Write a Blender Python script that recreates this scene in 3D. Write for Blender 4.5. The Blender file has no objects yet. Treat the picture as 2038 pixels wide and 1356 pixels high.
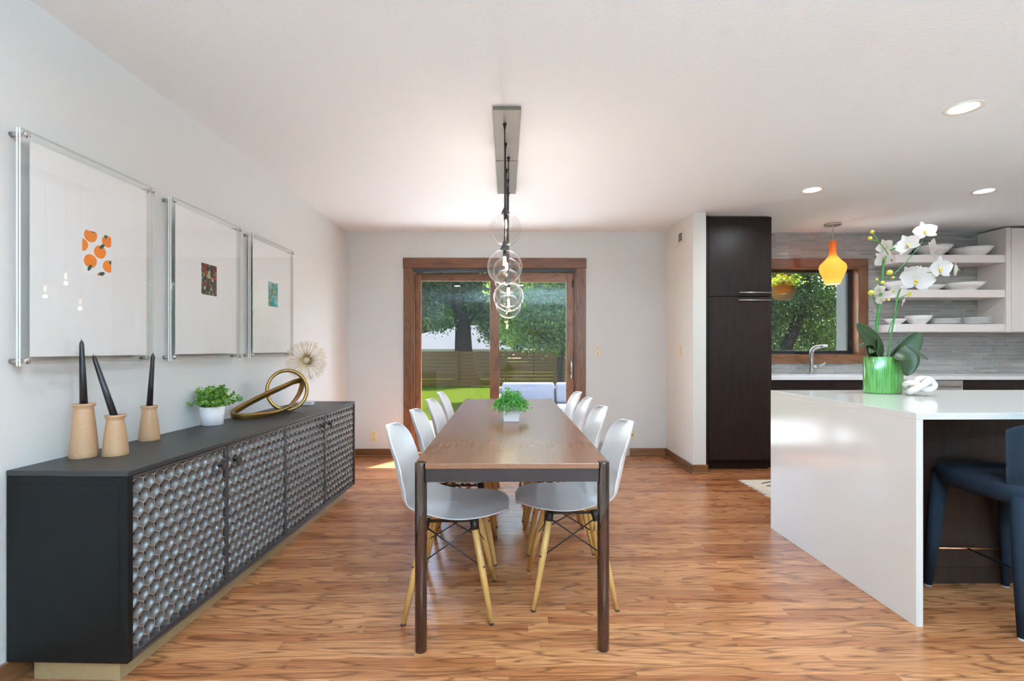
import bpy, bmesh, math, random
import numpy as np
from mathutils import Vector, Matrix, Euler
random.seed(7); rng = np.random.default_rng(7)
R = math.radians; PI = math.pi
sc = bpy.context.scene
C = sc.collection

# ------------------------------------------------------------------ camera, sky, sun, exposure
cam_d = bpy.data.cameras.new('camera'); cam = bpy.data.objects.new('camera', cam_d); C.objects.link(cam)
cam.location = (0, 0, 1.19); cam.rotation_euler = (R(90), 0, R(-0.7))
cam_d.sensor_width = 36; cam_d.lens = 985 / 2038 * 36; cam_d.shift_y = 16 / 2038
cam_d.clip_start = .05; cam_d.clip_end = 300
sc.camera = cam
sc.view_settings.view_transform = 'Standard'; sc.view_settings.look = 'None'
sc.view_settings.gamma = 1; sc.view_settings.use_curve_mapping = False
sc.view_settings.exposure = 1.54
sc.render.film_transparent = False
sc.cycles.use_denoising = True
sc.cycles.max_bounces = 7; sc.cycles.diffuse_bounces = 4; sc.cycles.glossy_bounces = 3
sc.cycles.transmission_bounces = 3; sc.cycles.transparent_max_bounces = 16
sc.cycles.use_adaptive_sampling = True; sc.cycles.adaptive_threshold = .08
sc.cycles.sample_clamp_indirect = 4; sc.cycles.caustics_reflective = False; sc.cycles.caustics_refractive = False

SUN_DIR = Vector((.70, 1.0, 1.74)).normalized()
world = bpy.data.worlds.new('world'); sc.world = world; world.use_nodes = True
wn = world.node_tree; wn.nodes.clear()
sky = wn.nodes.new('ShaderNodeTexSky'); sky.sky_type = 'NISHITA'; sky.sun_disc = False
sky.sun_elevation = math.asin(SUN_DIR.z); sky.sun_rotation = math.atan2(SUN_DIR.x, SUN_DIR.y)
sky.air_density = 1.0; sky.dust_density = 1.5; sky.ozone_density = 1.0
bg = wn.nodes.new('ShaderNodeBackground'); bg.inputs['Strength'].default_value = 0.66
wo = wn.nodes.new('ShaderNodeOutputWorld')
wn.links.new(sky.outputs[0], bg.inputs[0]); wn.links.new(bg.outputs[0], wo.inputs[0])
sl = bpy.data.lights.new('sun', 'SUN'); sl.energy = 14.0; sl.angle = R(.6); sl.color = (1, .97, .91)
so = bpy.data.objects.new('sun', sl); C.objects.link(so); so.location = (6, 9, 20)
so.rotation_euler = SUN_DIR.to_track_quat('Z', 'Y').to_euler()
DOWNLIGHT_W = 3.8
FILL_DOWNLIGHT_W = 4.0; FILL_UPLIGHT_W = 160.0; FILL_LAMP_COL = (.48, .80, 1.0)  # output of added out-of-view lamps; blue tint counters the orange floor bounce

# ------------------------------------------------------------------ materials
MATS = {}
class NT:
    def __init__(s, name):
        s.m = bpy.data.materials.new(name); s.m.use_nodes = True
        s.t = s.m.node_tree; s.t.nodes.clear()
        s.out = s.n('ShaderNodeOutputMaterial'); MATS[name] = s.m
    def n(s, typ, **kw):
        nd = s.t.nodes.new(typ)
        for k, v in kw.items():
            if k.startswith('i_'):
                key = k[2:]; key = int(key) if key.isdigit() else key.replace('_', ' ')
                nd.inputs[key].default_value = v
            else: setattr(nd, k, v)
        return nd
    def l(s, a, b): s.t.links.new(a, b)
    def math(s, op, a, b=None, c=None):
        nd = s.n('ShaderNodeMath', operation=op)
        for i, v in enumerate((a, b, c)):
            if v is None: continue
            if isinstance(v, (int, float)): nd.inputs[i].default_value = v
            else: s.l(v, nd.inputs[i])
        return nd.outputs[0]
    def mix(s, fac, a, b, blend='MIX'):
        nd = s.n('ShaderNodeMix', data_type='RGBA', blend_type=blend)
        for i, v in ((0, fac), (6, a), (7, b)):
            if isinstance(v, (int, float)): nd.inputs[i].default_value = v
            elif isinstance(v, tuple): nd.inputs[i].default_value = (*v[:3], 1)
            else: s.l(v, nd.inputs[i])
        return nd.outputs[2]
    def ramp(s, fac, stops):
        nd = s.n('ShaderNodeValToRGB'); e = nd.color_ramp.elements
        while len(e) < len(stops): e.new(.5)
        for q, (p, c) in zip(e, stops): q.position = p; q.color = (*c, 1) if len(c) == 3 else c
        s.l(fac, nd.inputs[0]); return nd.outputs[0]
    def noise(s, vec, scale, detail=2, rough=.5):
        nd = s.n('ShaderNodeTexNoise', i_Scale=scale, i_Detail=detail, i_Roughness=rough)
        if vec is not None: s.l(vec, nd.inputs['Vector'])
        return nd.outputs[0]
    def bsdf(s, **kw):
        b = s.n('ShaderNodeBsdfPrincipled')
        for k, v in kw.items():
            key = k.replace('_', ' ')
            if isinstance(v, (int, float, tuple)): b.inputs[key].default_value = (*v, 1) if isinstance(v, tuple) and len(v) == 3 else v
            else: s.l(v, b.inputs[key])
        s.l(b.outputs[0], s.out.inputs[0]); return b
    def bump(s, h, strength, dist, b):
        nd = s.n('ShaderNodeBump', i_Strength=strength, i_Distance=dist); s.l(h, nd.inputs['Height'])
        s.l(nd.outputs[0], b.inputs['Normal'])
    def pos(s): return s.n('ShaderNodeNewGeometry').outputs['Position']
    def obj(s): return s.n('ShaderNodeTexCoord').outputs['Object']

def srgb(r, g, b):
    f = lambda c: ((c / 255 + .055) / 1.055) ** 2.4 if c > 10 else c / 255 / 12.92
    return (f(r), f(g), f(b))

def plain(name, col, rough=.5, metal=0, var=.06, nscale=30, bump=0, bdist=.001, **kw):
    s = NT(name); p = s.obj(); nz = s.noise(p, nscale, 1 if var < .1 else 2)
    c = s.mix(nz, tuple(max(0, x * (1 - var)) for x in col), tuple(min(1, x * (1 + var)) for x in col))
    b = s.bsdf(Base_Color=c, Roughness=rough, Metallic=metal, **kw)
    if bump: s.bump(s.noise(p, nscale, 0), bump, bdist, b)
    return s.m

def wood(name, light, mid, dark, axis, rough=.3, freq=9, lscale=1.1, wscale=11, contrast=1., coat=0, perpiece=True, bandw=30., tone=.55, bandk=.6, porek=.28, spec=.5, bandl=2.2):
    """oak-like grain: contour lines of a stretched noise (cathedrals) plus fine pores"""
    s = NT(name); p = s.pos(); sp = s.n('ShaderNodeSeparateXYZ'); s.l(p, sp.inputs[0])
    ax = 'XYZ'.index(axis); o = [i for i in range(3) if i != ax]
    L = sp.outputs[ax]; W = s.math('ADD', sp.outputs[o[0]], s.math('MULTIPLY', sp.outputs[o[1]], .83))
    rnd = s.n('ShaderNodeObjectInfo').outputs['Random']
    isl = s.n('ShaderNodeNewGeometry').outputs['Random Per Island']
    r = s.math('FRACT', s.math('ADD', rnd, isl)) if perpiece else s.math('MULTIPLY', rnd, 1.)
    cv = s.n('ShaderNodeCombineXYZ')
    s.l(s.math('ADD', s.math('MULTIPLY', L, lscale), s.math('MULTIPLY', r, 71.3)), cv.inputs[0])
    s.l(s.math('ADD', s.math('MULTIPLY', W, wscale), s.math('MULTIPLY', r, 37.7)), cv.inputs[1])
    s.l(s.math('MULTIPLY', r, 53.1), cv.inputs[2])
    n1 = s.noise(cv.outputs[0], 1., 1.5, .45)
    ln = s.math('PINGPONG', s.math('MULTIPLY', n1, freq), .5)
    line = s.ramp(ln, [(0, (1, 1, 1)), (.07, (.6, .6, .6)), (.2, (0, 0, 0))])
    cv2 = s.n('ShaderNodeCombineXYZ')
    s.l(s.math('MULTIPLY', L, 9.), cv2.inputs[0]); s.l(s.math('MULTIPLY', W, 260.), cv2.inputs[1]); s.l(s.math('MULTIPLY', r, 11.), cv2.inputs[2])
    pores = s.noise(cv2.outputs[0], 1., 0, .6)
    cv3 = s.n('ShaderNodeCombineXYZ')
    s.l(s.math('MULTIPLY', L, bandl), cv3.inputs[0]); s.l(s.math('MULTIPLY', W, bandw), cv3.inputs[1]); s.l(s.math('MULTIPLY', r, 23.), cv3.inputs[2])
    band = s.noise(cv3.outputs[0], 1., 1, .6)
    base = s.mix(s.ramp(s.math('ADD', s.math('MULTIPLY', r, tone), s.math('MULTIPLY', band, bandk)), [(.2, (0, 0, 0)), (.85, (1, 1, 1))]), mid, light)
    base = s.mix(s.math('MULTIPLY', s.ramp(pores, [(.42, (1, 1, 1)), (.58, (0, 0, 0))]), porek * contrast), base, dark)
    base = s.mix(s.math('MULTIPLY', line, .62 * contrast), base, dark)
    b = s.bsdf(Base_Color=base, Roughness=rough, Specular_IOR_Level=spec)
    if coat: b.inputs['Coat Weight'].default_value = coat; b.inputs['Coat Roughness'].default_value = .08
    return s.m

def thin_glass(name, tint=(.97, .99, .98), ior=1.45, rough=0., power=4.5):
    """a thin pane or blown shell: clear through, fresnel reflection on top"""
    s = NT(name); lw = s.n('ShaderNodeLayerWeight', i_Blend=.5); f0 = ((ior - 1) / (ior + 1)) ** 2
    fr = s.math('ADD', f0 * 1.0, s.math('MULTIPLY', s.math('POWER', lw.outputs['Facing'], power), .9 - f0))
    nz = s.noise(s.obj(), 4, 1)
    t = s.n('ShaderNodeBsdfTransparent'); s.l(s.mix(nz, tint, tuple(x * .985 for x in tint)), t.inputs[0])
    g = s.n('ShaderNodeBsdfGlossy', i_Roughness=rough); g.inputs[0].default_value = (1, 1, 1, 1)
    mx = s.n('ShaderNodeMixShader'); s.l(fr, mx.inputs[0]); s.l(t.outputs[0], mx.inputs[1]); s.l(g.outputs[0], mx.inputs[2])
    s.l(mx.outputs[0], s.out.inputs[0]); return s.m

def emit(name, col, strength):
    s = NT(name); nz = s.noise(s.obj(), 20, 1)
    e = s.n('ShaderNodeEmission', i_Strength=strength); s.l(s.mix(nz, col, tuple(c * .97 for c in col)), e.inputs[0])
    s.l(e.outputs[0], s.out.inputs[0]); return s.m

def leafmat(name, c1, c2, trans=.45, rough=.45, power=1.):
    s = NT(name); isl = s.n('ShaderNodeNewGeometry').outputs['Random Per Island']
    c = s.mix(s.math('POWER', isl, power), c1, c2)
    d = s.n('ShaderNodeBsdfPrincipled'); s.l(c, d.inputs['Base Color']); d.inputs['Roughness'].default_value = rough
    tr = s.n('ShaderNodeBsdfTranslucent'); s.l(s.mix(.5, c, (c2[0] * 1.5, c2[1] * 1.5, c2[2])), tr.inputs[0])
    mx = s.n('ShaderNodeMixShader'); mx.inputs[0].default_value = trans
    s.l(d.outputs[0], mx.inputs[1]); s.l(tr.outputs[0], mx.inputs[2]); s.l(mx.outputs[0], s.out.inputs[0]); return s.m

OAK = (srgb(204, 138, 92), srgb(166, 100, 60), srgb(76, 41, 25))
M = {}
M['floor'] = wood('oak_floor', *OAK, 'X', rough=.24, freq=7.5, lscale=1.7, wscale=14, contrast=1.1, bandw=22., tone=.75, bandk=.45, porek=.32)
M['subfloor'] = plain('subfloor', srgb(60, 34, 18), .8)
TRIM = (srgb(150, 102, 66), srgb(116, 74, 46), srgb(60, 36, 24))
for a in 'XYZ': M['trim' + a] = wood('stained_oak_trim_' + a, *TRIM, a, rough=.35, freq=7, lscale=1.5, wscale=9, contrast=.8, perpiece=False)
TAB = (srgb(142, 98, 74), srgb(116, 76, 56), srgb(70, 44, 32))
M['table'] = wood('walnut_table', *TAB, 'Y', rough=.26, freq=4, lscale=1.1, wscale=9, contrast=.12, perpiece=False, porek=.7, bandk=0., bandw=9., bandl=.5, tone=.7)
M['beech'] = wood('beech_legs', srgb(222, 176, 108), srgb(196, 146, 80), srgb(150, 104, 54), 'Z', rough=.4, freq=5, lscale=2, wscale=20, contrast=.4)
M['espresso'] = wood('espresso_wood', srgb(50, 35, 30), srgb(36, 24, 21), srgb(20, 13, 12), 'Z', rough=.36, freq=6, lscale=1, wscale=14, contrast=.7, perpiece=False, spec=.25)
M['wall'] = plain('wall_paint', srgb(223, 224, 224), .75, var=.015, nscale=90, bump=.12, bdist=.002)
M['walltan'] = plain('wall_paint_cream', srgb(230, 228, 222), .75, var=.015, nscale=90, bump=.12, bdist=.002)
M['ceil'] = plain('ceiling_paint', srgb(240, 244, 248), .85, var=.015, nscale=70, bump=.25, bdist=.003)
M['white'] = plain('white_plastic', srgb(238, 239, 242), .34, var=.01)
M['quartz'] = plain('white_quartz', srgb(226, 224, 220), .12, var=.012, nscale=8)
M['counter'] = plain('counter_quartz', srgb(238, 236, 236), .18, var=.012, nscale=8)
M['shelf'] = plain('shelf_lacquer', srgb(232, 224, 220), .4, var=.012)
M['ceramic'] = plain('white_ceramic', srgb(240, 238, 236), .15, var=.01)
M['potwhite'] = plain('white_pot', srgb(236, 233, 238), .4, var=.015)
M['black'] = plain('black_leatherette', srgb(12, 12, 12), .55, var=.25, nscale=160, bump=.3, bdist=.0006, Specular_IOR_Level=.25)
M['blacktop'] = plain('black_shagreen_top', srgb(44, 43, 43), .45, var=.2, nscale=200, bump=.3, bdist=.0005)
M['gunmetal'] = plain('gunmetal_honeycomb', srgb(112, 111, 111), .48, metal=.7, var=.3, nscale=14)
M['rim'] = plain('worn_pewter_rim', srgb(206, 202, 194), .38, metal=.8, var=.15, nscale=30)
M['gunframe'] = plain('gunmetal_frame', srgb(92, 90, 90), .42, metal=.7, var=.2, nscale=20)
M['goldbase'] = plain('champagne_plinth', srgb(186, 164, 124), .5, metal=.35, var=.08, nscale=60)
M['knob'] = plain('dark_knob', srgb(70, 68, 66), .4, metal=.7, var=.2)
M['steel'] = plain('brushed_steel', srgb(196, 194, 190), .28, metal=1, var=.06, nscale=12)
M['chrome'] = plain('polished_chrome', srgb(220, 220, 222), .08, metal=1, var=.02)
M['bronze'] = plain('polished_dark_leg', srgb(96, 78, 70), .06, metal=.9, var=.1, nscale=3)
M['apron'] = plain('dark_steel_apron', srgb(52, 43, 43), .4, metal=.2, var=.08)
M['wire'] = plain('black_wire', srgb(22, 22, 24), .4, var=.1)
M['brass'] = plain('antique_brass', srgb(150, 118, 66), .36, metal=.85, var=.35, nscale=14, bump=.2)
M['gold'] = plain('gold_wire', srgb(226, 200, 148), .35, metal=.6, var=.1)
M['taupe'] = plain('stoneware_tan', srgb(188, 146, 110), .32, var=.12, nscale=120, bump=.05)
M['wax'] = plain('black_wax', srgb(30, 28, 30), .38, var=.2)
M['ivory'] = plain('ivory_plate', srgb(232, 218, 176), .4, var=.02)
M['ivory_w'] = plain('almond_plate', srgb(236, 222, 200), .4, var=.02)
M['slot'] = plain('outlet_slot', srgb(60, 50, 44), .6)
M['ventpaint'] = plain('vent_paint', srgb(214, 211, 206), .5, var=.02)
M['ventdark'] = plain('vent_dark', srgb(70, 70, 72), .7)
M['navy'] = plain('navy_fabric', srgb(31, 38, 49), .9, var=.35, nscale=320, bump=.6, bdist=.001, Specular_IOR_Level=.2)
M['rug'] = plain('cream_wool', srgb(226, 214, 196), .95, var=.1, nscale=160, bump=.8, bdist=.004)
M['rugblack'] = plain('black_wool', srgb(38, 34, 34), .95, var=.2, nscale=160, bump=.8, bdist=.004)
M['greymetal'] = plain('grey_fixture', srgb(116, 107, 98), .45, metal=.3, var=.08, nscale=20)
M['greycap'] = plain('charcoal_cap', srgb(78, 80, 84), .5, metal=.2, var=.08)
M['blackcord'] = plain('black_cord', srgb(24, 24, 26), .6)
M['glass'] = thin_glass('window_glass')
M['globe'] = thin_glass('globe_glass', (.97, .97, .965), 1.55, power=3.0)
M['acryl'] = thin_glass('acrylic_face', (.99, .995, .99), 1.42)
M['acryledge'] = plain('acrylic_edge', srgb(246, 248, 247), .15, var=.03)
M['paper'] = plain('white_paper', srgb(238, 238, 240), .8, var=.005)
M['bulb'] = emit('filament_bulb', (1, .76, .46), 4)
M['lens'] = emit('downlight_lens', (1, .93, .84), 5)
for k_ in ('bulb', 'lens'): M[k_].cycles.emission_sampling = 'NONE'
M['white_trim'] = plain('white_trim_ring', srgb(236, 228, 220), .5, var=.01)
M['blackframe'] = plain('black_sash', srgb(30, 30, 34), .5, var=.1)
M['bluestrip'] = plain('dark_blue_headrail', srgb(58, 62, 72), .5, var=.06)
M['marble'] = plain('white_stone_knot', srgb(232, 226, 220), .35, var=.12, nscale=25)
M['soil'] = plain('potting_moss', srgb(70, 56, 36), .95, var=.4, nscale=60, bump=.6)

# orange glass shade: translucent and lit from the bulb inside
s = NT('orange_glass'); p = s.obj(); nz = s.noise(p, 3, 1)
c = s.mix(nz, srgb(246, 148, 52), srgb(240, 136, 40))
d = s.n('ShaderNodeBsdfPrincipled'); s.l(c, d.inputs['Base Color']); d.inputs['Roughness'].default_value = .2
tr = s.n('ShaderNodeBsdfTranslucent'); tr.inputs[0].default_value = (*srgb(255, 170, 84), 1)
mx = s.n('ShaderNodeMixShader'); mx.inputs[0].default_value = .45
s.l(d.outputs[0], mx.inputs[1]); s.l(tr.outputs[0], mx.inputs[2]); s.l(mx.outputs[0], s.out.inputs[0]); M['orange'] = s.m

# backsplash strips: glass and stone greys, one tone for each strip
s = NT('mosaic_strip'); isl = s.n('ShaderNodeNewGeometry').outputs['Random Per Island']
c = s.ramp(isl, [(0, srgb(150, 149, 146)), (.35, srgb(172, 169, 164)), (.6, srgb(160, 154, 149)), (.85, srgb(184, 181, 175)), (1, srgb(156, 158, 158))])
b = s.bsdf(Base_Color=c, Roughness=s.math('ADD', .12, s.math('MULTIPLY', isl, .3))); M['tile'] = s.m
M['grout'] = plain('grout', srgb(212, 210, 206), .8, var=.03)

# vase lined with green blades
s = NT('green_vase'); p = s.obj(); sp = s.n('ShaderNodeSeparateXYZ'); s.l(p, sp.inputs[0])
ang = s.math('ARCTAN2', sp.outputs[1], sp.outputs[0]); cv = s.n('ShaderNodeCombineXYZ')
s.l(s.math('MULTIPLY', ang, 7.), cv.inputs[0]); s.l(s.math('MULTIPLY', sp.outputs[2], 2.), cv.inputs[2])
st = s.noise(cv.outputs[0], 2.2, 3, .6)
c = s.ramp(st, [(.3, srgb(36, 96, 36)), (.45, srgb(74, 142, 62)), (.55, srgb(118, 176, 92)), (.7, srgb(50, 118, 50))])
s.bsdf(Base_Color=c, Roughness=.12, Coat_Weight=.6); M['vase'] = s.m

M['leafA'] = leafmat('eucalyptus_leaf', srgb(76, 128, 48), srgb(150, 190, 84), .3)
M['leafB'] = leafmat('fern_leaf', srgb(74, 150, 66), srgb(130, 196, 104), .3)
M['orchidleaf'] = plain('orchid_leaf', srgb(46, 64, 32), .4, var=.35, nscale=14, bump=.1)
M['orchidleafy'] = plain('orchid_leaf_yellow', srgb(186, 170, 96), .4, var=.2, nscale=14)
M['stem'] = plain('green_stem', srgb(60, 128, 58), .45, var=.2)
M['petal'] = leafmat('white_petal', srgb(206, 204, 206), srgb(218, 216, 216), .15)
M['lip'] = plain('yellow_lip', srgb(222, 190, 70), .5, var=.35, nscale=90)
M['bud'] = plain('yellow_bud', srgb(206, 198, 70), .5, var=.15, nscale=40)
M['treeleaf'] = leafmat('maple_leaf', srgb(14, 34, 12), srgb(74, 100, 26), .5, power=2.2)  # few far brighter leaves paint in sparkling leaf highlights
M['treeleaf2'] = leafmat('bright_leaf', srgb(20, 46, 14), srgb(118, 146, 34), .55, power=2.5)  # sun sparkle put into the colour: a sprinkling of bright leaves
M['bark'] = plain('bark', srgb(40, 32, 27), .9, var=.4, nscale=8, bump=.9, bdist=.03, Specular_IOR_Level=0.)
M['fence'] = plain('fence_cedar', srgb(80, 58, 28), .8, var=.3, nscale=5, Specular_IOR_Level=0.)
M['roof'] = plain('grey_shingle', srgb(72, 72, 74), .9, var=.12, nscale=40, Specular_IOR_Level=0.)
M['fascia'] = plain('cream_fascia', srgb(112, 102, 76), .7)
M['patio'] = plain('patio_concrete', srgb(186, 188, 190), .9, var=.06, nscale=20)
M['sofa'] = plain('outdoor_cushion', srgb(112, 114, 124), .9, var=.04, nscale=60)
M['wicker'] = plain('grey_frame', srgb(120, 116, 112), .7)
M['stucco'] = plain('stucco', srgb(92, 88, 82), .9, var=.05)
s = NT('lawn'); p = s.pos(); n1 = s.noise(p, 1.3, 4); n2 = s.noise(p, 60, 2)
c = s.mix(n2, s.mix(n1, srgb(38, 50, 12), srgb(54, 66, 17)), srgb(66, 76, 24)); b = s.bsdf(Base_Color=c, Roughness=.9, Specular_IOR_Level=0.); s.bump(n2, 1, .05, b); M['lawn'] = s.m

# printed art: small flat prints
def art_abstract(name, cols, scale):
    s = NT(name); p = s.obj(); v = s.n('ShaderNodeTexVoronoi', i_Scale=scale); s.l(p, v.inputs['Vector'])
    sep = s.n('ShaderNodeSeparateColor'); s.l(v.outputs['Color'], sep.inputs[0])
    nz = s.noise(p, scale * 1.3, 4, .7)
    c = s.ramp(s.math('FRACT', s.math('ADD', s.math('MULTIPLY', sep.outputs[0], .8), s.math('MULTIPLY', nz, .6))), cols)
    s.bsdf(Base_Color=c, Roughness=.6); return s.m
M['art2'] = art_abstract('print_dark_abstract', [(0, srgb(30, 40, 34)), (.3, srgb(44, 74, 52)), (.45, srgb(70, 58, 84)), (.6, srgb(30, 34, 32)), (.72, srgb(188, 50, 44)), (.8, srgb(40, 60, 40)), (.9, srgb(170, 190, 150)), (1, srgb(96, 130, 60))], 55)
M['art3'] = art_abstract('print_turquoise_abstract', [(0, srgb(20, 140, 160)), (.35, srgb(60, 186, 196)), (.55, srgb(24, 120, 130)), (.7, srgb(150, 210, 220)), (.85, srgb(20, 110, 100)), (1, srgb(230, 180, 50))], 30)
M['artorange'] = plain('print_orange', srgb(240, 128, 28), .6, var=.05)
M['artgreen'] = plain('print_leaf', srgb(26, 84, 74), .6, var=.1)
M['artback'] = plain('print_ground', srgb(240, 241, 244), .7, var=.005)

# ------------------------------------------------------------------ geometry helpers
class MB:
    def __init__(s): s.v = []; s.f = []; s.m = []; s.sm = []
    def add(s, vs, fs, mi=0, smooth=False):
        o = len(s.v); s.v += [tuple(v) for v in vs]
        for f in fs: s.f.append([o + i for i in f]); s.m.append(mi); s.sm.append(smooth)
        return s
    def box(s, x0, x1, y0, y1, z0, z1, mi=0):
        vs = [(x, y, z) for z in (z0, z1) for y in (y0, y1) for x in (x0, x1)]
        return s.add(vs, [(0, 2, 3, 1), (4, 5, 7, 6), (0, 1, 5, 4), (2, 6, 7, 3), (0, 4, 6, 2), (1, 3, 7, 5)], mi)
    def rbox(s, c, size, rot=(0, 0, 0), mi=0):
        m = Euler(rot).to_matrix(); c = Vector(c); h = [a / 2 for a in size]
        vs = [c + m @ Vector((x * h[0], y * h[1], z * h[2])) for z in (-1, 1) for y in (-1, 1) for x in (-1, 1)]
        return s.add(vs, [(0, 2, 3, 1), (4, 5, 7, 6), (0, 1, 5, 4), (2, 6, 7, 3), (0, 4, 6, 2), (1, 3, 7, 5)], mi)
    def lathe(s, prof, n=24, c=(0, 0, 0), mi=0, smooth=True, sx=1, sy=1, mat=None, cap=True):
        vs = []; fs = []
        for r, z in prof:
            for k in range(n):
                a = 2 * PI * k / n; vs.append(Vector((r * sx * math.cos(a), r * sy * math.sin(a), z)))
        for i in range(len(prof) - 1):
            for k in range(n):
                k2 = (k + 1) % n; fs.append((i * n + k, i * n + k2, (i + 1) * n + k2, (i + 1) * n + k))
        if mat: vs = [mat @ v for v in vs]
        vs = [v + Vector(c) for v in vs]
        s.add(vs, fs, mi, smooth)
        o = len(s.v) - len(vs)
        if cap:
            if prof[0][0] > 1e-5: s.f.append([o + k for k in reversed(range(n))]); s.m.append(mi); s.sm.append(False)
            if prof[-1][0] > 1e-5: s.f.append([o + (len(prof) - 1) * n + k for k in range(n)]); s.m.append(mi); s.sm.append(False)
        return s
    def tube(s, pts, rad, n=8, closed=False, mi=0, smooth=True, cs=None):
        """sweep a circle (or the cross-section cs, in side/up coordinates) along pts"""
        pts = [Vector(p) for p in pts]; N = len(pts)
        rads = rad if isinstance(rad, (list, tuple)) else [rad] * N
        prof = cs or [(math.cos(2 * PI * k / n), math.sin(2 * PI * k / n)) for k in range(n)]
        n = len(prof); vs = []; up = None
        for i, p in enumerate(pts):
            a = pts[(i - 1) % N] if closed or i > 0 else p; b = pts[(i + 1) % N] if closed or i < N - 1 else p
            t = (b - a).normalized()
            if up is None:
                up = Vector((0, 0, 1)) if abs(t.z) < .9 else Vector((0, 1, 0))
            side = t.cross(up).normalized(); up = side.cross(t).normalized()
            for (u, w) in prof: vs.append(p + (side * u + up * w) * rads[i])
        fs = []
        for i in range(N if closed else N - 1):
            j = (i + 1) % N
            for k in range(n): fs.append((i * n + k, i * n + (k + 1) % n, j * n + (k + 1) % n, j * n + k))
        if not closed: fs.append(tuple(reversed(range(n)))); fs.append(tuple((N - 1) * n + k for k in range(n)))
        return s.add(vs, fs, mi, smooth)
    def bar(s, a, b, r, n=8, mi=0, r2=None): return s.tube([a, b], [r, r2 if r2 is not None else r], n, mi=mi)
    def ball(s, c, r, n=12, m=8, sc=(1, 1, 1), mi=0):
        prof = [(max(1e-6, math.sin(PI * i / m)) * r, -math.cos(PI * i / m) * r * sc[2]) for i in range(m + 1)]
        return s.lathe(prof, n, c, mi, True, sc[0], sc[1], cap=False)
    def prism(s, poly, z0, z1, mi=0, fn=None):
        n = len(poly); vs = [(x, y, z0) for x, y in poly] + [(x, y, z1) for x, y in poly]
        if fn: vs = [fn(*v) for v in vs]
        fs = [tuple(reversed(range(n))), tuple(range(n, 2 * n))] + [(k, (k + 1) % n, n + (k + 1) % n, n + k) for k in range(n)]
        return s.add(vs, fs, mi)
    def mesh(s, name):
        me = bpy.data.meshes.new(name); me.from_pydata(s.v, [], s.f)
        me.polygons.foreach_set('material_index', s.m); me.polygons.foreach_set('use_smooth', s.sm); me.update(); return me
    def build(s, name, mat, parent=None, bevel=0, loc=None, seg=2):
        o = bpy.data.objects.new(name, s.mesh(name)); C.objects.link(o)
        for m in (mat if isinstance(mat, (list, tuple)) else [mat]): o.data.materials.append(M[m])
        if parent is not None: o.parent = parent
        if loc: o.location = loc
        if bevel:
            bv = o.modifiers.new('bevel', 'BEVEL'); bv.width = bevel; bv.segments = seg; bv.limit_method = 'ANGLE'; bv.angle_limit = R(40)
        return o

def empty(name, loc=(0, 0, 0), rz=0):
    o = bpy.data.objects.new(name, None); C.objects.link(o); o.location = loc; o.rotation_euler = (0, 0, rz); o.empty_display_size = .1; return o
def tag(o, label=None, cat=None, group=None, kind=None):
    for k, v in (('label', label), ('category', cat), ('group', group), ('kind', kind)):
        if v: o[k] = v
    return o
def struct(o): o['kind'] = 'structure'; return o
def copy_tree(o, parent=None):
    c = o.copy(); C.objects.link(c); c.parent = parent
    for ch in o.children: copy_tree(ch, c)
    return c
def catmull(pts, sub=8, closed=False):
    P = [Vector(p) for p in pts]; n = len(P); out = []
    for i in range(n if closed else n - 1):
        if closed: a, b, c_, d_ = P[(i - 1) % n], P[i], P[(i + 1) % n], P[(i + 2) % n]
        else: a, b, c_, d_ = P[max(i - 1, 0)], P[i], P[i + 1], P[min(i + 2, n - 1)]
        for k in range(sub):
            t = k / sub
            out.append(.5 * ((2 * b) + (c_ - a) * t + (2 * a - 5 * b + 4 * c_ - d_) * t * t + (-a + 3 * b - 3 * c_ + d_) * t ** 3))
    if not closed: out.append(P[-1])
    return out
def np_mesh(name, verts, quads, mat, parent=None, smooth=False):
    me = bpy.data.meshes.new(name); nv = len(verts); nq = len(quads); k = quads.shape[1]
    me.vertices.add(nv); me.vertices.foreach_set('co', verts.astype(np.float32).ravel())
    me.loops.add(nq * k); me.loops.foreach_set('vertex_index', quads.astype(np.int32).ravel())
    me.polygons.add(nq); me.polygons.foreach_set('loop_start', np.arange(0, nq * k, k, dtype=np.int32))
    me.polygons.foreach_set('loop_total', np.full(nq, k, dtype=np.int32))
    me.update(calc_edges=True); me.validate()
    o = bpy.data.objects.new(name, me); C.objects.link(o); me.materials.append(M[mat])
    if parent is not None: o.parent = parent
    return o
def leaves(name, cen, size, mat, parent=None, flat=.0, aspect=.55, normal=None):
    """one folded diamond leaf at each centre"""
    n = len(cen); d = rng.normal(size=(n, 3)); d /= np.linalg.norm(d, axis=1)[:, None]
    u = rng.normal(size=(n, 3))
    if normal is not None: d = d * .6 + normal
    d /= np.linalg.norm(d, axis=1)[:, None]
    u -= (u * d).sum(1)[:, None] * d; u /= np.linalg.norm(u, axis=1)[:, None]
    w = np.cross(d, u); sz = (size * (0.6 + .8 * rng.random(n)))[:, None] if np.isscalar(size) else size[:, None]
    tip = cen + u * sz; base = cen - u * sz; up = d * sz * .25
    a = cen + w * sz * aspect + up; b = cen - w * sz * aspect + up
    v = np.stack([base, a, tip, b], 1).reshape(-1, 3); i = np.arange(n)[:, None] * 4
    q = np.concatenate([np.concatenate([i, i + 1, i + 2], 1), np.concatenate([i, i + 2, i + 3], 1)], 0)
    return np_mesh(name, v, q, mat, parent)

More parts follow.
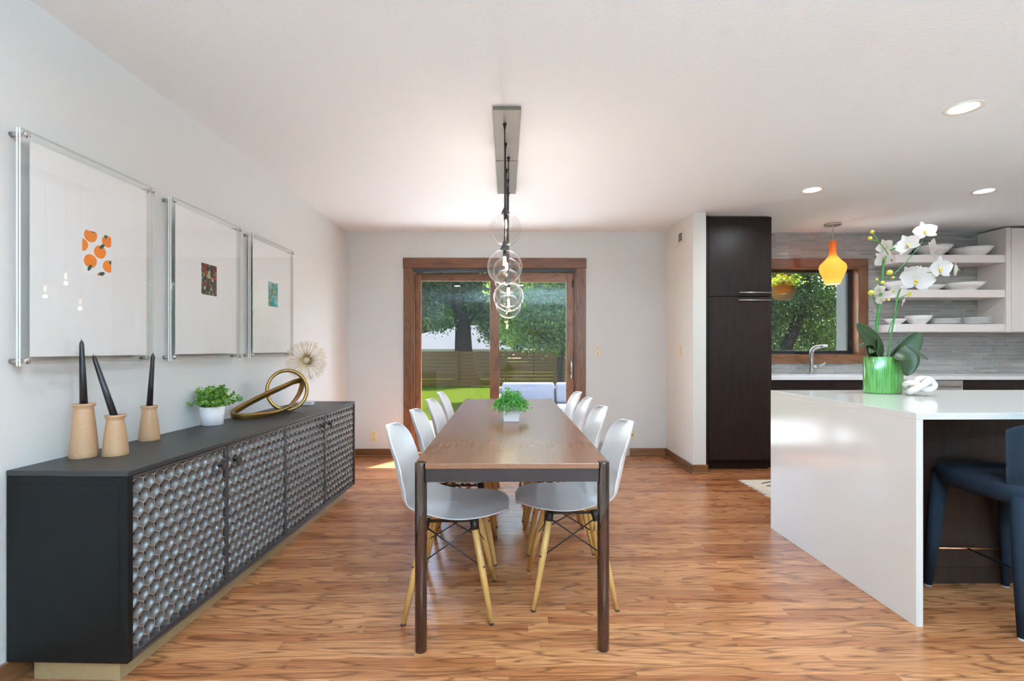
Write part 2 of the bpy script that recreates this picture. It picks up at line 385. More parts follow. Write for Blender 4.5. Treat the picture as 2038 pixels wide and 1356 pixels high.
# ------------------------------------------------------------------ room shell
XL, XR, YB, YS, HC = -1.765, 6.6, 5.48, -4.5, 2.485
DX0, DX1, DZ = -1.035, .775, 2.08          # sliding door opening
WX0, WX1, WZ0, WZ1 = 2.78, 3.925, 1.115, 2.09  # kitchen window opening
floor = struct(MB().box(XL - .2, XR + .2, YS - .2, YB + .16, -.15, -.0125).build('floor', 'subfloor'))
def strip_mesh(L, W=.0566, t=.0125): return MB().box(-L / 2, L / 2, -W / 2, W / 2, -t, 0)
unit = strip_mesh(1.0).mesh('plank'); unit.materials.append(M['floor'])
rest = MB(); y = YS; row = 0; npl = 0
rr = random.Random(3)
while y < YB:
    x = XL - rr.random() * 1.1; w = .0572
    while x < XR:
        L = rr.uniform(.45, 1.55); x1 = min(x + L, XR); x0 = max(x, XL)
        if x1 - x0 > .01:
            cx, ln, cy, cz = (x0 + x1) / 2, x1 - x0 - .0008, y + w / 2, rr.uniform(-.0004, 0)
            if 1.62 < cy < 4.75 and cx < 2.7 and not (cx > 2.05 and 2.1 < cy < 3.25 and x0 > 1.8):
                o = bpy.data.objects.new('plank', unit); C.objects.link(o); o.parent = floor
                o.location = (cx, cy, cz); o.scale = (ln, 1, 1); npl += 1
            else: rest.box(cx - ln / 2, cx + ln / 2, cy - .0283, cy + .0283, -.0125 + cz, cz)
        x += L
    y += w; row += 1
rest.build('planks_beyond', 'floor', floor)['kind'] = 'stuff'
print('planks', npl)

struct(MB().box(XL - .2, XR + .2, YS - .2, YB + .9, HC, HC + .15).build('ceiling', 'ceil'))
struct(MB().box(XL - .15, XL, YS - .15, YB + .16, 0, HC).build('wall_left', 'wall'))
struct(MB().box(XR, XR + .15, YS - .15, YB + .16, 0, HC).build('wall_right', 'wall'))
wb = MB(); Y0, Y1 = YB, YB + .16
wb.box(XL, DX0, Y0, Y1, 0, HC); wb.box(DX0, DX1, Y0, Y1, DZ, HC); wb.box(DX1, WX0, Y0, Y1, 0, HC)
wb.box(WX0, WX1, Y0, Y1, 0, WZ0); wb.box(WX0, WX1, Y0, Y1, WZ1, HC); wb.box(WX1, XR, Y0, Y1, 0, HC)
wall_back = struct(wb.build('wall_back', 'wall'))
# short return wall beside the pantry
struct(MB().box(1.78, 1.905, 4.69, YB, 0, HC).build('wall_return', 'walltan'))
struct(MB().box(XL, XR, YS - .15, YS, 0, HC).build('wall_front', 'wall'))

# baseboards with shoe moulding
def baseboard(name, x0, x1, y0, y1, side):
    b = MB()
    b.box(x0, x1, y0, y1, 0, .085)
    o = struct(b.build(name, 'trimX' if abs(x1 - x0) > abs(y1 - y0) else 'trimY', bevel=.003)); return o
baseboard('baseboard_back_a', XL, DX0 - .095, YB - .014, YB, 0)
baseboard('baseboard_back_b', 1.374, 1.78, YB - .014, YB, 0)
baseboard('baseboard_left', XL, XL + .014, YS, YB - .014, 0)
baseboard('baseboard_return', 1.766, 1.78, 4.676, YB - .014, 0)
baseboard('baseboard_return_end', 1.78, 1.92, 4.676, 4.69, 0)
for nm, a in (('trim_1', (XL + .014, DX0 - .095, YB - .028, YB - .014)), ('trim_2', (1.374, 1.752, YB - .028, YB - .014)), ('trim_3', (1.752, 1.766, 4.662, YB - .014)), ('trim_4', (1.766, 1.93, 4.662, 4.676))):
    struct(MB().box(*a, 0, .016).build(nm, 'trimX', bevel=.004))

# ------------------------------------------------------------------ sliding patio door
dr = struct(empty('door_1', (0, 0, 0)))
yc = YB
MB().box(-1.133, .889, yc - .024, yc, 2.08, 2.19).build('head_casing', 'trimX', dr, .003)
MB().box(-1.127, DX0, yc - .02, yc, 0, 2.08).build('side_casing', 'trimZ', dr, .003)
MB().box(DX1, .883, yc - .02, yc, 0, 2.08).build('side_casing', 'trimZ', dr, .003)
MB().box(DX0 + .018, DX1 - .018, yc - .012, yc + .03, 2.035, 2.07).build('headrail', 'bluestrip', dr, .003)
# jambs
MB().box(DX0, DX0 + .018, yc, yc + .15, 0, 2.08).build('jamb', 'trimZ', dr)
MB().box(DX1 - .018, DX1, yc, yc + .15, 0, 2.08).build('jamb', 'trimZ', dr)
MB().box(DX0 + .018, DX1 - .018, yc, yc + .15, 2.07, 2.08).build('jamb', 'trimX', dr)
MB().box(DX0 + .018, DX1 - .018, yc, yc + .15, 0, .035).build('sill', 'trimX', dr, .003)
def sash(x0, x1, y0, y1, wl, wr, ztop, wt, wbm):
    st = MB().box(x0, x0 + wl, y0, y1, .035, ztop).build('stile', 'trimZ', dr, .003)
    MB().box(x1 - wr, x1, y0, y1, .035, ztop).build('stile', 'trimZ', dr, .003)
    MB().box(x0 + wl, x1 - wr, y0, y1, ztop - wt, ztop).build('top_rail', 'trimX', dr, .003)
    MB().box(x0 + wl, x1 - wr, y0, y1, .035, .035 + wbm).build('bottom_rail', 'trimX', dr, .003)
    MB().box(x0 + wl, x1 - wr, (y0 + y1) / 2 - .003, (y0 + y1) / 2 + .003, .035 + wbm, ztop - wt).build('pane', 'glass', dr)
sash(DX0 + .018, -.1, yc + .085, yc + .125, .065, .08, 2.035, .085, .08)
sash(-.175, DX1 - .018, yc + .03, yc + .07, .1, .085, 2.035, .105, .085)
hd = MB().box(.715, .74, yc + .012, yc + .03, .83, 1.09).build('handle_plate', 'greymetal', dr, .003)
MB().tube(catmull([(.727, yc + .016, .86), (.727, yc - .02, .9), (.727, yc - .025, .96), (.727, yc - .02, 1.02), (.727, yc + .016, 1.06)], 5), .008, 8).build('pull', 'chrome', hd)
MB().box(.735, .757, yc + .01, yc + .03, 1.87, 1.95).build('latch', 'blackframe', dr, .002)

# ------------------------------------------------------------------ kitchen window
kw = struct(empty('window_1', (0, 0, 0)))
MB().box(WX0 - .1, WX1 + .1, yc - .035, yc - .008, WZ1, WZ1 + .1).build('head_casing', 'trimX', kw, .003)
MB().box(WX0 - .1, WX1 + .1, yc - .035, yc - .008, WZ0 - .09, WZ0).build('bottom_casing', 'trimX', kw, .003)
MB().box(WX0 - .1, WX0, yc - .035, yc - .008, WZ0, WZ1).build('side_casing', 'trimZ', kw, .003)
MB().box(WX1, WX1 + .1, yc - .035, yc - .008, WZ0, WZ1).build('side_casing', 'trimZ', kw, .003)
for a in ((WX0, WX0 + .012), (WX1 - .012, WX1)): MB().box(*a, yc - .03, yc + .1, WZ0, WZ1).build('jamb', 'trimZ', kw)
for a in ((WZ0, WZ0 + .012), (WZ1 - .012, WZ1)): MB().box(WX0 + .012, WX1 - .012, yc - .03, yc + .1, *a).build('jamb', 'trimX', kw)
t = .05; a0, a1, b0, b1 = WX0 + .012, WX1 - .012, WZ0 + .012, WZ1 - .012
MB().box(a0, a0 + t, yc + .07, yc + .1, b0, b1).build('stile', 'blackframe', kw, .003)
MB().box(a1 - t, a1, yc + .07, yc + .1, b0, b1).build('stile', 'blackframe', kw, .003)
MB().box(a0 + t, a1 - t, yc + .07, yc + .1, b1 - .03, b1).build('top_rail', 'blackframe', kw, .003)
MB().box(a0 + t, a1 - t, yc + .07, yc + .1, b0, b0 + .04).build('bottom_rail', 'blackframe', kw, .003)
MB().box(a0 + t, a1 - t, yc + .082, yc + .088, b0 + .04, b1 - .03).build('pane', 'glass', kw)
MB().rbox((3.33, yc + .06, b0 + .025), (.13, .03, .03)).build('crank', 'blackframe', kw, .006)
MB().bar((a1 - .03, yc + .06, b0 + .06), (a1 - .03, yc + .06, b0 + .15), .008).build('lock_lever', 'blackframe', kw)

# ------------------------------------------------------------------ mosaic backsplash (strips too thin to pick apart)
gb = MB().box(2.55, XR, yc - .004, yc, .914, WZ0 - .05).box(2.55, WX0 - .05, yc - .004, yc, WZ0 - .05, WZ1 + .05).box(WX1 + .05, XR, yc - .004, yc, WZ0 - .05, WZ1 + .05).box(2.55, XR, yc - .004, yc, WZ1 + .05, HC)
gb.build('grout_bed', 'grout', wall_back)
tl = MB(); z = .916; hts = (.0135, .0265, .0265, .0135, .0265); k = 0
while z < HC - .005:
    h = hts[k % 5]; k += 1; x = 2.55 - rr.random() * .3; z1 = min(z + h, HC)
    while x < XR:
        L = rr.choice((.1, .15, .15, .2, .2, .3)); x0, x1 = max(x, 2.55), min(x + L - .004, XR); x += L
        if x1 - x0 < .01: continue
        if WX0 - .09 < x0 and x1 < WX1 + .09 and WZ0 - .08 < z and z1 < WZ1 + .09: continue
        if x1 > WX0 - .02 and x0 < WX1 + .02 and z1 > WZ0 - .03 and z < WZ1 + .03:
            if x0 < WX0 - .02: x1 = WX0 - .02
            elif x1 > WX1 + .02: x0 = WX1 + .02
            else: continue
        if x0 > 5.3 and z > 1.4: continue
        d = rr.uniform(.0062, .0078)
        tl.box(x0, x1, yc - d, yc - .003, z, z1 - .0036)
    z += h
tl.build('mosaic_strips', 'tile', wall_back)['kind'] = 'stuff'

# ------------------------------------------------------------------ outlets, vents
def plate(name, loc, rz, mat, kind, label, cat, wide=.07, high=.115):
    o = empty(name, loc, rz); tag(o, label, cat)
    MB().box(-wide / 2, wide / 2, -.006, 0, -high / 2, high / 2).build('cover_plate', mat, o, .003)
    if kind == 'duplex':
        for dz in (-.028, .028):
            MB().box(-.017, .017, -.009, -.006, dz - .016, dz + .016).build('socket', mat, o, .003)
            MB().box(-.008, -.005, -.0098, -.009, dz - .004, dz + .008).box(.005, .008, -.0098, -.009, dz - .004, dz + .008).box(-.002, .002, -.0098, -.009, dz - .012, dz - .007).build('slots', 'slot', o)
    elif kind == 'switch':
        MB().box(-.017, .017, -.010, -.006, -.033, .033).build('rocker', mat, o, .002)
    else:
        MB().lathe([(.010, 0), (.010, .004), (.004, .006)], 14, (0, -.006, 0), mat=Matrix.Rotation(R(90), 3, 'X')).build('jack', 'slot', o)
    return o
plate('wall_outlet', (1.017, YB, 1.168), 0, 'ivory_w', 'duplex', 'almond double outlet at waist height right of the patio door', 'outlet')
plate('wall_outlet', (-1.458, YB, .223), 0, 'ivory', 'duplex', 'yellowed outlet above the baseboard left of the patio door', 'outlet')
plate('wall_jack', (1.396, YB, .234), 0, 'ivory', 'jack', 'yellowed low wall plate just right of the floor level vent', 'outlet')
plate('light_switch', (1.78, 5.017, 1.164), R(-90), 'ivory', 'switch', 'yellowed light switch on the return wall beside the dark pantry', 'switch')
v = empty('wall_register', (1.173, YB, 0)); tag(v, 'white louvred air register at floor level right of the patio door', 'vent')
MB().box(-.195, .195, -.008, 0, .012, .178).build('face_plate', 'ventpaint', v, .003)
MB().box(-.165, .165, -.0095, -.008, .045, .15).build('opening', 'ventdark', v)
for i in range(8): MB().rbox((0, -.012, .051 + i * .0135), (.33, .008, .003), (R(35), 0, 0)).build('louvre', 'ventpaint', v)
v = empty('wall_vent', (1.78, 5.08, 2.32), R(-90)); tag(v, 'small painted air vent high on the return wall near the ceiling', 'vent')
MB().box(-.145, .145, -.008, 0, -.07, .07).build('face_plate', 'walltan', v, .003)
MB().box(.02, .12, -.0095, -.008, -.045, .045).build('opening', 'ventdark', v)
for i in range(4): MB().box(.02, .12, -.012, -.0095, -.038 + i * .024, -.032 + i * .024).build('louvre', 'ventpaint', v)

# ------------------------------------------------------------------ recessed downlights
def downlight(x, y, label, watt=DOWNLIGHT_W):
    o = empty('recessed_downlight', (x, y, HC)); tag(o, label, 'ceiling light', 'recessed ceiling lights')
    MB().lathe([(.062, .012), (.064, -.002), (.085, -.005), (.088, -.001), (.088, 0)], 32, cap=False).build('trim_ring', 'white_trim', o)
    MB().lathe([(.0001, -.0015), (.063, -.0015)], 32, cap=False).build('lens', 'lens', o)
    l = bpy.data.lights.new('downlight_lamp', 'AREA'); l.shape = 'DISK'; l.size = .12; l.energy = watt; l.color = (.88, .95, 1); l.spread = R(170)
    lo = bpy.data.objects.new('downlight_lamp', l); C.objects.link(lo); lo.location = (0, 0, -.004); lo.parent = o
downlight(2.46, 2.63, 'recessed ceiling light nearest the viewer, above the white island')
downlight(2.498, 4.01, 'recessed ceiling light left of the orange pendant')
downlight(3.929, 4.018, 'recessed ceiling light right of the orange pendant, above the shelves')
for x, y, wh in ((3.9, 2.63, 'right of the frame above the island'), (5.3, 4.0, 'right of the frame beside the upper cabinet')):  # extra downlights out of view, added to brighten the kitchen side
    downlight(x, y, 'added unseen ceiling light ' + wh)
for x, wh in ((-1.0, 'over the near end of the credenza'), (.3, 'straight above the viewer'), (1.6, 'between the viewer and the island')):  # unseen downlights added above the viewer for more light in the room
    downlight(x, .95, 'added unseen ceiling light out of the frame ' + wh, FILL_DOWNLIGHT_W)
# torchiere lamps added unseen behind the viewer to brighten the room
def fill_uplight(x, y, label):
    o = empty('fill_uplight_lamp', (x, y, 0)); tag(o, label, 'fill lamp', 'torchiere lamps')
    MB().lathe([(.14, 0), (.14, .012), (.12, .022), (.015, .03)], 28).build('base', 'greycap', o)
    MB().bar((0, 0, .025), (0, 0, 1.55), .011, 12).build('pole', 'greycap', o)
    MB().lathe([(.02, 1.54), (.08, 1.56), (.16, 1.62), (.19, 1.68), (.185, 1.68), (.155, 1.625), (.075, 1.57), (.0001, 1.565)], 32, cap=False).build('bowl_shade', 'white_trim', o)
    l = bpy.data.lights.new('fill_uplight_lamp', 'AREA'); l.shape = 'DISK'; l.size = .3; l.energy = FILL_UPLIGHT_W; l.color = FILL_LAMP_COL
    lo = bpy.data.objects.new('fill_uplight_source', l); C.objects.link(lo); lo.parent = o; lo.location = (0, 0, 1.66); lo.rotation_euler = (PI, 0, 0)
fill_uplight(.7, -1.5, 'added uplighting fill lamp straight behind the viewer')
fill_uplight(2.3, -1.7, 'added uplighting fill lamp behind the viewer towards the kitchen')

# ------------------------------------------------------------------ island, counter, cabinets
isl = empty('kitchen_island', (1.752, 2.092, 0)); tag(isl, 'white quartz waterfall kitchen island with dark recessed back panel', 'kitchen island')
IX1, ID, IH = 2.6, 1.163, .914
MB().box(0, .03, 0, ID, 0, IH - .028).build('waterfall_side', 'quartz', isl, .0015)
MB().box(0, IX1, 0, ID, IH - .028, IH).build('top_slab', 'quartz', isl, .0015)
MB().box(.03, IX1, .385, ID - .03, .0, IH - .028).build('cabinet_body', 'espresso', isl, .002)
MB().box(.03, IX1, .378, .385, .09, IH - .03).build('back_panel', 'espresso', isl, .001)

pan = empty('pantry_cabinet', (1.945, 4.8, 0)); tag(pan, 'tall dark espresso wood pantry cabinet reaching the ceiling', 'cabinet')
PW = .65
MB().box(0, PW, .022, .62, .1, 2.478).build('body', 'espresso', pan, .001)
MB().box(.01, PW, .07, .6, 0, .1).build('toe_kick', 'espresso', pan)
MB().box(0, .03, 0, .022, .0, 2.478).build('filler_strip', 'espresso', pan, .001)
for nm, z0, z1, hz in (('upper_door', 1.702, 2.475, 1.734), ('lower_door', .102, 1.694, 1.66)):
    d = MB().box(.034, PW - .002, 0, .02, z0, z1).build(nm, 'espresso', pan, .0015)
    h = MB().bar((.31, -.035, hz), (.625, -.035, hz), .006).bar((.34, -.035, hz), (.34, 0, hz), .004).bar((.6, -.035, hz), (.6, 0, hz), .004).build('bar_handle', 'steel', d)

ctr = MB().box(2.6, XR, 4.83, YB - .008, .88, .914).build('countertop', 'counter', bevel=.002)
tag(ctr, 'long white quartz countertop along the tiled kitchen wall', 'countertop')
def base_cab(x0, x1, label):
    o = empty('base_cabinet', (x0, 4.85, 0)); tag(o, label, 'cabinet'); w = x1 - x0
    MB().box(0, w, .022, .6, .1, .879).build('body', 'espresso', o)
    MB().box(0, w, .08, .58, 0, .1).build('toe_kick', 'espresso', o)
    n = max(1, round(w / .6))
    for k in range(n):
        a, b_ = k * w / n + .002, (k + 1) * w / n - .002
        MB().box(a, b_, 0, .02, .12, .872).build('door', 'espresso', o, .0015)
base_cab(2.61, 3.912, 'dark base cabinet below the sink left of the dishwasher')
base_cab(4.53, 6.55, 'dark base cabinet right of the dishwasher')
dw = empty('dishwasher', (3.917, 4.84, 0)); tag(dw, 'stainless dishwasher with bar handle under the white counter', 'dishwasher')
MB().box(0, .606, .03, .6, .1, .878).build('body', 'ventdark', dw)
MB().box(.002, .604, 0, .028, .1, .874).build('door', 'steel', dw, .003)
MB().bar((.05, -.03, .815), (.556, -.03, .815), .008).bar((.08, -.03, .815), (.08, 0, .815), .006).bar((.526, -.03, .815), (.526, 0, .815), .006).build('bar_handle', 'steel', dw)
MB().box(.01, .596, .06, .58, 0, .1).build('toe_kick', 'ventdark', dw)

uc = empty('upper_cabinet', (5.27, 5.15, 0)); tag(uc, 'white upper kitchen cabinet right of the open shelves', 'cabinet')
MB().box(0, 1.2, .021, YB - .008 - 5.15, 1.365, 2.465).build('body', 'shelf', uc, .001)
MB().box(.055, .62, 0, .02, 1.368, 2.462).build('door', 'shelf', uc, .002)
MB().box(.624, 1.198, 0, .02, 1.368, 2.462).build('door', 'shelf', uc, .002)
MB().box(0, .05, 0, .02, 1.365, 2.465).build('face_stile', 'shelf', uc, .001)
for z, wh in ((2.098, 'top'), (1.73, 'middle'), (1.367, 'bottom')):
    o = MB().box(4.1, 5.268, 5.16, YB - .008, z, z + .081).build('floating_shelf', 'shelf', bevel=.002)
    tag(o, 'thick white floating shelf of dishes, %s of the three' % wh, 'shelf', 'floating shelves')

# dishes: lathe profiles, outer then inner
def bowl(x, y, z, r, h, label, foot=.45, lean=0, rim=1., n=32, cat='bowl'):
    pr = [(.0001, 0), (r * foot, 0), (r * foot, .006), (r * (foot * .4 + .6) * .93, h * .45), (r, h), (r - .005, h), (r * (foot * .4 + .6) * .93 - .006, h * .48), (r * foot, .012), (.0001, .010)]
    o = MB().lathe(pr, n, mat=Matrix.Rotation(lean, 3, 'Y') if lean else None, cap=False).build('bowl', 'ceramic', loc=(x, y, z))
    return tag(o, label, cat, 'white dishes on the shelves')
Z1, Z2, Z3 = 2.1795, 1.8115, 1.4485
bowl(4.62, 5.31, Z1, .18, .11, 'deep white bowl on the top shelf, middle of the three there')
bowl(5.03, 5.31, Z1, .2, .09, 'wide white serving bowl on the top shelf beside the cabinet', .6)
bowl(4.27, 5.32, Z1, .14, .12, 'white bowl on the top shelf behind the orchid blooms')
bowl(4.25, 5.32, Z2, .15, .10, 'white bowl on the middle shelf behind the orchid blooms')
bowl(4.585, 5.31, Z2, .14, .055, 'shallow white bowl in the centre of the middle shelf')
bowl(4.945, 5.31, Z2, .2, .082, 'large low white bowl on the middle shelf near the cabinet', .55)
bowl(4.215, 5.31, Z3, .105, .06, 'small white bowl at the window end of the bottom shelf')
bowl(4.463, 5.31, Z3, .132, .095, 'white bowl on the bottom shelf beside the plate stacks', .5)
for st, (x, n, wh) in enumerate(((4.745, 4, 'beside the bowl'), (5.08, 5, 'beside the cabinet'))):
    for k in range(n):
        r = .145 if st == 0 else .148
        pr = [(.0001, 0), (r * .6, 0), (r * .66, .004), (r, .016), (r - .001, .0185), (r * .64, .0075), (.0001, .006)]
        o = MB().lathe(pr, 36, cap=False).build('dinner_plate', 'ceramic', loc=(x, 5.31, Z3 + k * .0145))
        pn = ['lowest', 'second lowest', 'third from the bottom', 'fourth from the bottom', 'topmost'][k] if k < n - 1 else 'topmost'
        tag(o, 'white plate in the bottom shelf stack %s, %s' % (wh, pn), 'plate', 'plate stacks on the bottom shelf')

# faucet
f = empty('kitchen_faucet', (3.315, 5.33, .914)); tag(f, 'brushed steel kitchen faucet with angled spout below the window', 'faucet')
MB().box(-.04, .04, -.03, .03, 0, .012).build('base_plate', 'steel', f, .003)
MB().tube(catmull([(0, 0, .012), (0, 0, .12), (0, 0, .22), (.005, -.01, .26), (.025, -.03, .285), (.06, -.06, .295)], 6), .021, 14).build('body', 'steel', f)
MB().tube([(.055, -.055, .295), (.08, -.08, .301), (.105, -.105, .304)], [.016, .017, .015], 12).build('spout', 'steel', f)
h = MB().bar((0, 0, .075), (.065, -.02, .075), .018, 12).build('valve', 'steel', f)
MB().rbox((.1, -.03, .1), (.075, .02, .014), (0, R(-35), R(-10))).build('lever', 'steel', h, .003)
o = MB().lathe([(.014, 0), (.014, .012), (.008, .02), (.0001, .022)], 14).build('soap_cap', 'steel', loc=(3.58, 5.33, .914)); tag(o, 'small steel button on the counter right of the faucet', 'hardware')
# pale ornament on the back counter
o = empty('ceramic_ornament', (4.03, 5.12, .914)); tag(o, 'small pale ceramic ornament on the back counter behind the vase', 'ornament')
MB().ball((0, 0, .045), .05, 14, 9, (1.1, .8, .9)).build('body', 'ceramic', o)
MB().tube(catmull([(.01, 0, .07), (.05, 0, .095), (.085, 0, .12)], 5), [.02 - .0016 * q for q in range(11)], 8).build('spout', 'ceramic', o)

# ------------------------------------------------------------------ orange pendant
op = empty('orange_pendant', (3.395, 5.1, HC)); tag(op, 'glowing orange glass bottle shaped pendant over the sink', 'pendant lamp')
MB().lathe([(.078, 0), (.078, -.014), (.074, -.018), (.0001, -.018)], 28).build('canopy', 'steel', op)
MB().bar((0, 0, -.018), (0, 0, -.195), .004).build('rod', 'steel', op)
MB().lathe([(0.02, -0.176), (0.034, -0.186), (0.034, -0.201), (0.031, -0.208), (0.034, -0.216), (0.032, -0.236), (0.03, -0.296), (0.04, -0.336), (0.075, -0.381), (0.115, -0.421), (0.126, -0.456), (0.118, -0.496), (0.09, -0.566), (0.066, -0.621), (0.066, -0.628)], 36, cap=False).build('shade', 'orange', op)
MB().ball((0, 0, -.46), .035, 14, 10).build('bulb', 'bulb', op)
MB().lathe([(.0001, -.619), (.062, -.619)], 28, cap=False).build('diffuser_disc', 'lens', op)
l = bpy.data.lights.new('pendant_lamp', 'POINT'); l.energy = 2.2; l.color = (1, .78, .55); l.shadow_soft_size = .04
lo = bpy.data.objects.new('pendant_lamp', l); C.objects.link(lo); lo.parent = op; lo.location = (0, 0, -.455)

# ------------------------------------------------------------------ chandelier
ch = empty('globe_chandelier', (.005, 3.36, HC)); tag(ch, 'linear chandelier of clear glass globes hanging over the dining table', 'chandelier')
for y0, y1 in ((-.717, -.006), (.006, .717)): MB().box(-.075, .075, y0, y1, -.021, 0).build('canopy_plate', 'greymetal', ch, .002)
MB().box(-.073, .073, -.006, .006, -.018, 0).build('joint_strip', 'bluestrip', ch)
GL = [(2.81, 1.652, -.012), (3.08, 1.931, -.008), (3.30, 1.536, .012), (3.52, 1.74, .0), (3.74, 1.60, .012), (3.91, 1.72, .008), (4.05, 1.535, .016)]
for (gy, gz, gx) in GL:
    y, z = gy - 3.36, gz - HC; rg = .1
    g = MB().lathe([(max(.0001, rg * math.sin(a)), z - rg * math.cos(a)) for a in [i * (PI - .22) / 22 for i in range(23)]], 36, (gx, y, 0), cap=False).build('glass_globe', 'globe', ch)
    MB().lathe([(.0001, z + .155), (.006, z + .155), (.009, z + .14), (.027, z + .102), (.027, z + .096), (.0001, z + .096)], 20, (gx, y, 0), cap=False).build('cap', 'greycap', g)
    MB().lathe([(.011, z + .096), (.011, z + .06), (.0001, z + .06)], 14, (gx, y, 0)).build('socket', 'blackcord', g)
    MB().lathe([(.0001, z + .012), (.006, z + .016), (.0095, z + .028), (.009, z + .042), (.007, z + .06)], 14, (gx, y, 0)).build('bulb', 'bulb', g)
    MB().tube([(gx, y, z + .15), (gx, y, -.03)], .0032, 6).build('cord', 'blackcord', g)
    MB().lathe([(.0001, -.05), (.006, -.048), (.008, -.03), (.012, -.021)], 12, (gx, y, 0)).build('strain_relief', 'blackcord', g)
    l = bpy.data.lights.new('globe_lamp', 'POINT'); l.energy = 1.0; l.color = (1, .9, .78); l.shadow_soft_size = .012
    lo = bpy.data.objects.new('globe_lamp', l); C.objects.link(lo); lo.parent = ch; lo.location = (gx, y, z - .02)

# ------------------------------------------------------------------ dining table
tb = empty('dining_table', (.025, 3.16, 0)); tag(tb, 'long walnut dining table with round polished dark metal legs', 'table')
TX, TY, TH = .383, 1.232, .742
def notch_poly():
    a = .044; return [(-TX + a, -TY), (TX - a, -TY), (TX - a, -TY + a), (TX, -TY + a), (TX, TY - a), (TX - a, TY - a), (TX - a, TY), (-TX + a, TY), (-TX + a, TY - a), (-TX, TY - a), (-TX, -TY + a), (-TX + a, -TY + a)]
o = MB().prism(notch_poly(), TH - .021, TH).build('tabletop', 'table', tb, .002)
for sx in (-1, 1):
    for sy in (-1, 1):
        MB().lathe([(.021, 0), (.0235, .004), (.0235, TH - .001), (.022, TH + .0015), (.016, TH + .002), (.0001, TH + .002)], 28, (sx * (TX - .0235), sy * (TY - .0235), 0)).build('leg', 'bronze', tb)
for sy in (-1, 1): MB().box(-TX + .045, TX - .045, sy * (TY - .012) - .008, sy * (TY - .012) + .008, TH - .073, TH - .0215).build('apron', 'apron', tb, .001)
for sx in (-1, 1): MB().box(sx * (TX - .012) - .008, sx * (TX - .012) + .008, -TY + .045, TY - .045, TH - .073, TH - .0215).build('apron', 'apron', tb, .001)

# ------------------------------------------------------------------ molded chairs (facing +x)
def lerp_tab(tab, t):
    for (a, va), (b_, vb) in zip(tab, tab[1:]):
        if t <= b_:
            u = (t - a) / (b_ - a); u = u * u * (3 - 2 * u) if False else u
            return [x + (y - x) * u for x, y in zip(va, vb)] if isinstance(va, tuple) else va + (vb - va) * u
    return tab[-1][1]
prof = catmull([(.276, 0, .436), (.268, 0, .444), (.235, 0, .449), (.13, 0, .443), (.02, 0, .433), (-.08, 0, .432), (-.15, 0, .45), (-.198, 0, .50), (-.222, 0, .57), (-.243, 0, .66), (-.266, 0, .75), (-.292, 0, .818), (-.305, 0, .828)], 4)
NP = len(prof); NS = 18
wtab = [(0, .165), (.06, .20), (.14, .225), (.3, .235), (.45, .232), (.55, .226), (.65, .222), (.75, .215), (.85, .198), (.92, .175), (.97, .14), (1., .09)]
ls = [0]
for a, b_ in zip(prof, prof[1:]): ls.append(ls[-1] + (b_ - a).length)
vs = []; fs = []
for i, p in enumerate(prof):
    t = ls[i] / ls[-1]; w = lerp_tab(wtab, t)
    if t > .85: w = .205 * math.sqrt(max(0.05, 1 - ((t - .85) / .155) ** 2.4))
    if t < .25: w = .233 * max(.08, 1 - .9 * ((.25 - t) / .25) ** 2.4) ** .52
    lift = .022 + .045 * math.exp(-((t - .5) / .16) ** 2)    # side wings turn up at the seat / back bend
    fwd = .055 * min(1, max(0, (t - .42) / .25)) * (1 - .4 * max(0, (t - .8) / .2))
    upz = lift * (1 - min(1, max(0, (t - .45) / .3)))
    for k in range(NS + 1):
        u = -1 + 2 * k / NS; q = abs(u) ** 2.6
        vs.append((p.x + fwd * q + .02 * upz * q, u * w, p.z + upz * q))
for i in range(NP - 1):
    for k in range(NS): fs.append((i * (NS + 1) + k, i * (NS + 1) + k + 1, (i + 1) * (NS + 1) + k + 1, (i + 1) * (NS + 1) + k))
chair = empty('molded_chair')
sh = MB().add(vs, fs, 0, True).build('seat_shell', 'white', chair)
sd = sh.modifiers.new('thick', 'SOLIDIFY'); sd.thickness = .007; sd.offset = 0
ss = sh.modifiers.new('smooth', 'SUBSURF'); ss.levels = 1; ss.render_levels = 1
legs = {}
for sx in (-1, 1):
    for sy in (-1, 1):
        top = Vector((.01 + sx * .105, sy * .105, .415)); ft = Vector((.01 + sx * .19, sy * .203, .006)); legs[sx, sy] = (top, ft)
        mid = top.lerp(ft, .45)
        lg = MB().tube([top, mid, ft], [.0155, .0165, .0115], 14).build('leg', 'beech', chair)
        MB().bar(ft, ft - Vector((0, 0, .006)), .011, 12).build('foot_pad', 'wire', lg)
        MB().bar(mid + Vector((sx * .01, sy * .012, 0)), mid + Vector((sx * .015, sy * .017, 0)), .004, 8).build('screw', 'slot', lg)
        MB().tube([top + Vector((0, 0, .012)), top.lerp(ft, .09)], [.019, .018], 8).build('bracket', 'wire', chair)
for (a, b_) in (((-1, -1), (1, -1)), ((-1, 1), (1, 1)), ((-1, -1), (-1, 1)), ((1, -1), (1, 1))):
    for p, q in ((a, b_), (b_, a)):
        A = legs[p][0].lerp(legs[p][1], .06); B = legs[q][0].lerp(legs[q][1], .46)
        MB().bar(A, B, .0032, 6).build('brace_rod', 'wire', chair)
MB().box(-.11, .13, -.1, -.085, .405, .414).box(-.11, .13, .085, .1, .405, .414).box(.0, .02, -.085, .085, .405, .414).build('mount_plate', 'wire', chair)
LAB = ['nearest the viewer', 'second from the viewer', 'third from the viewer', 'farthest from the viewer']
first = True
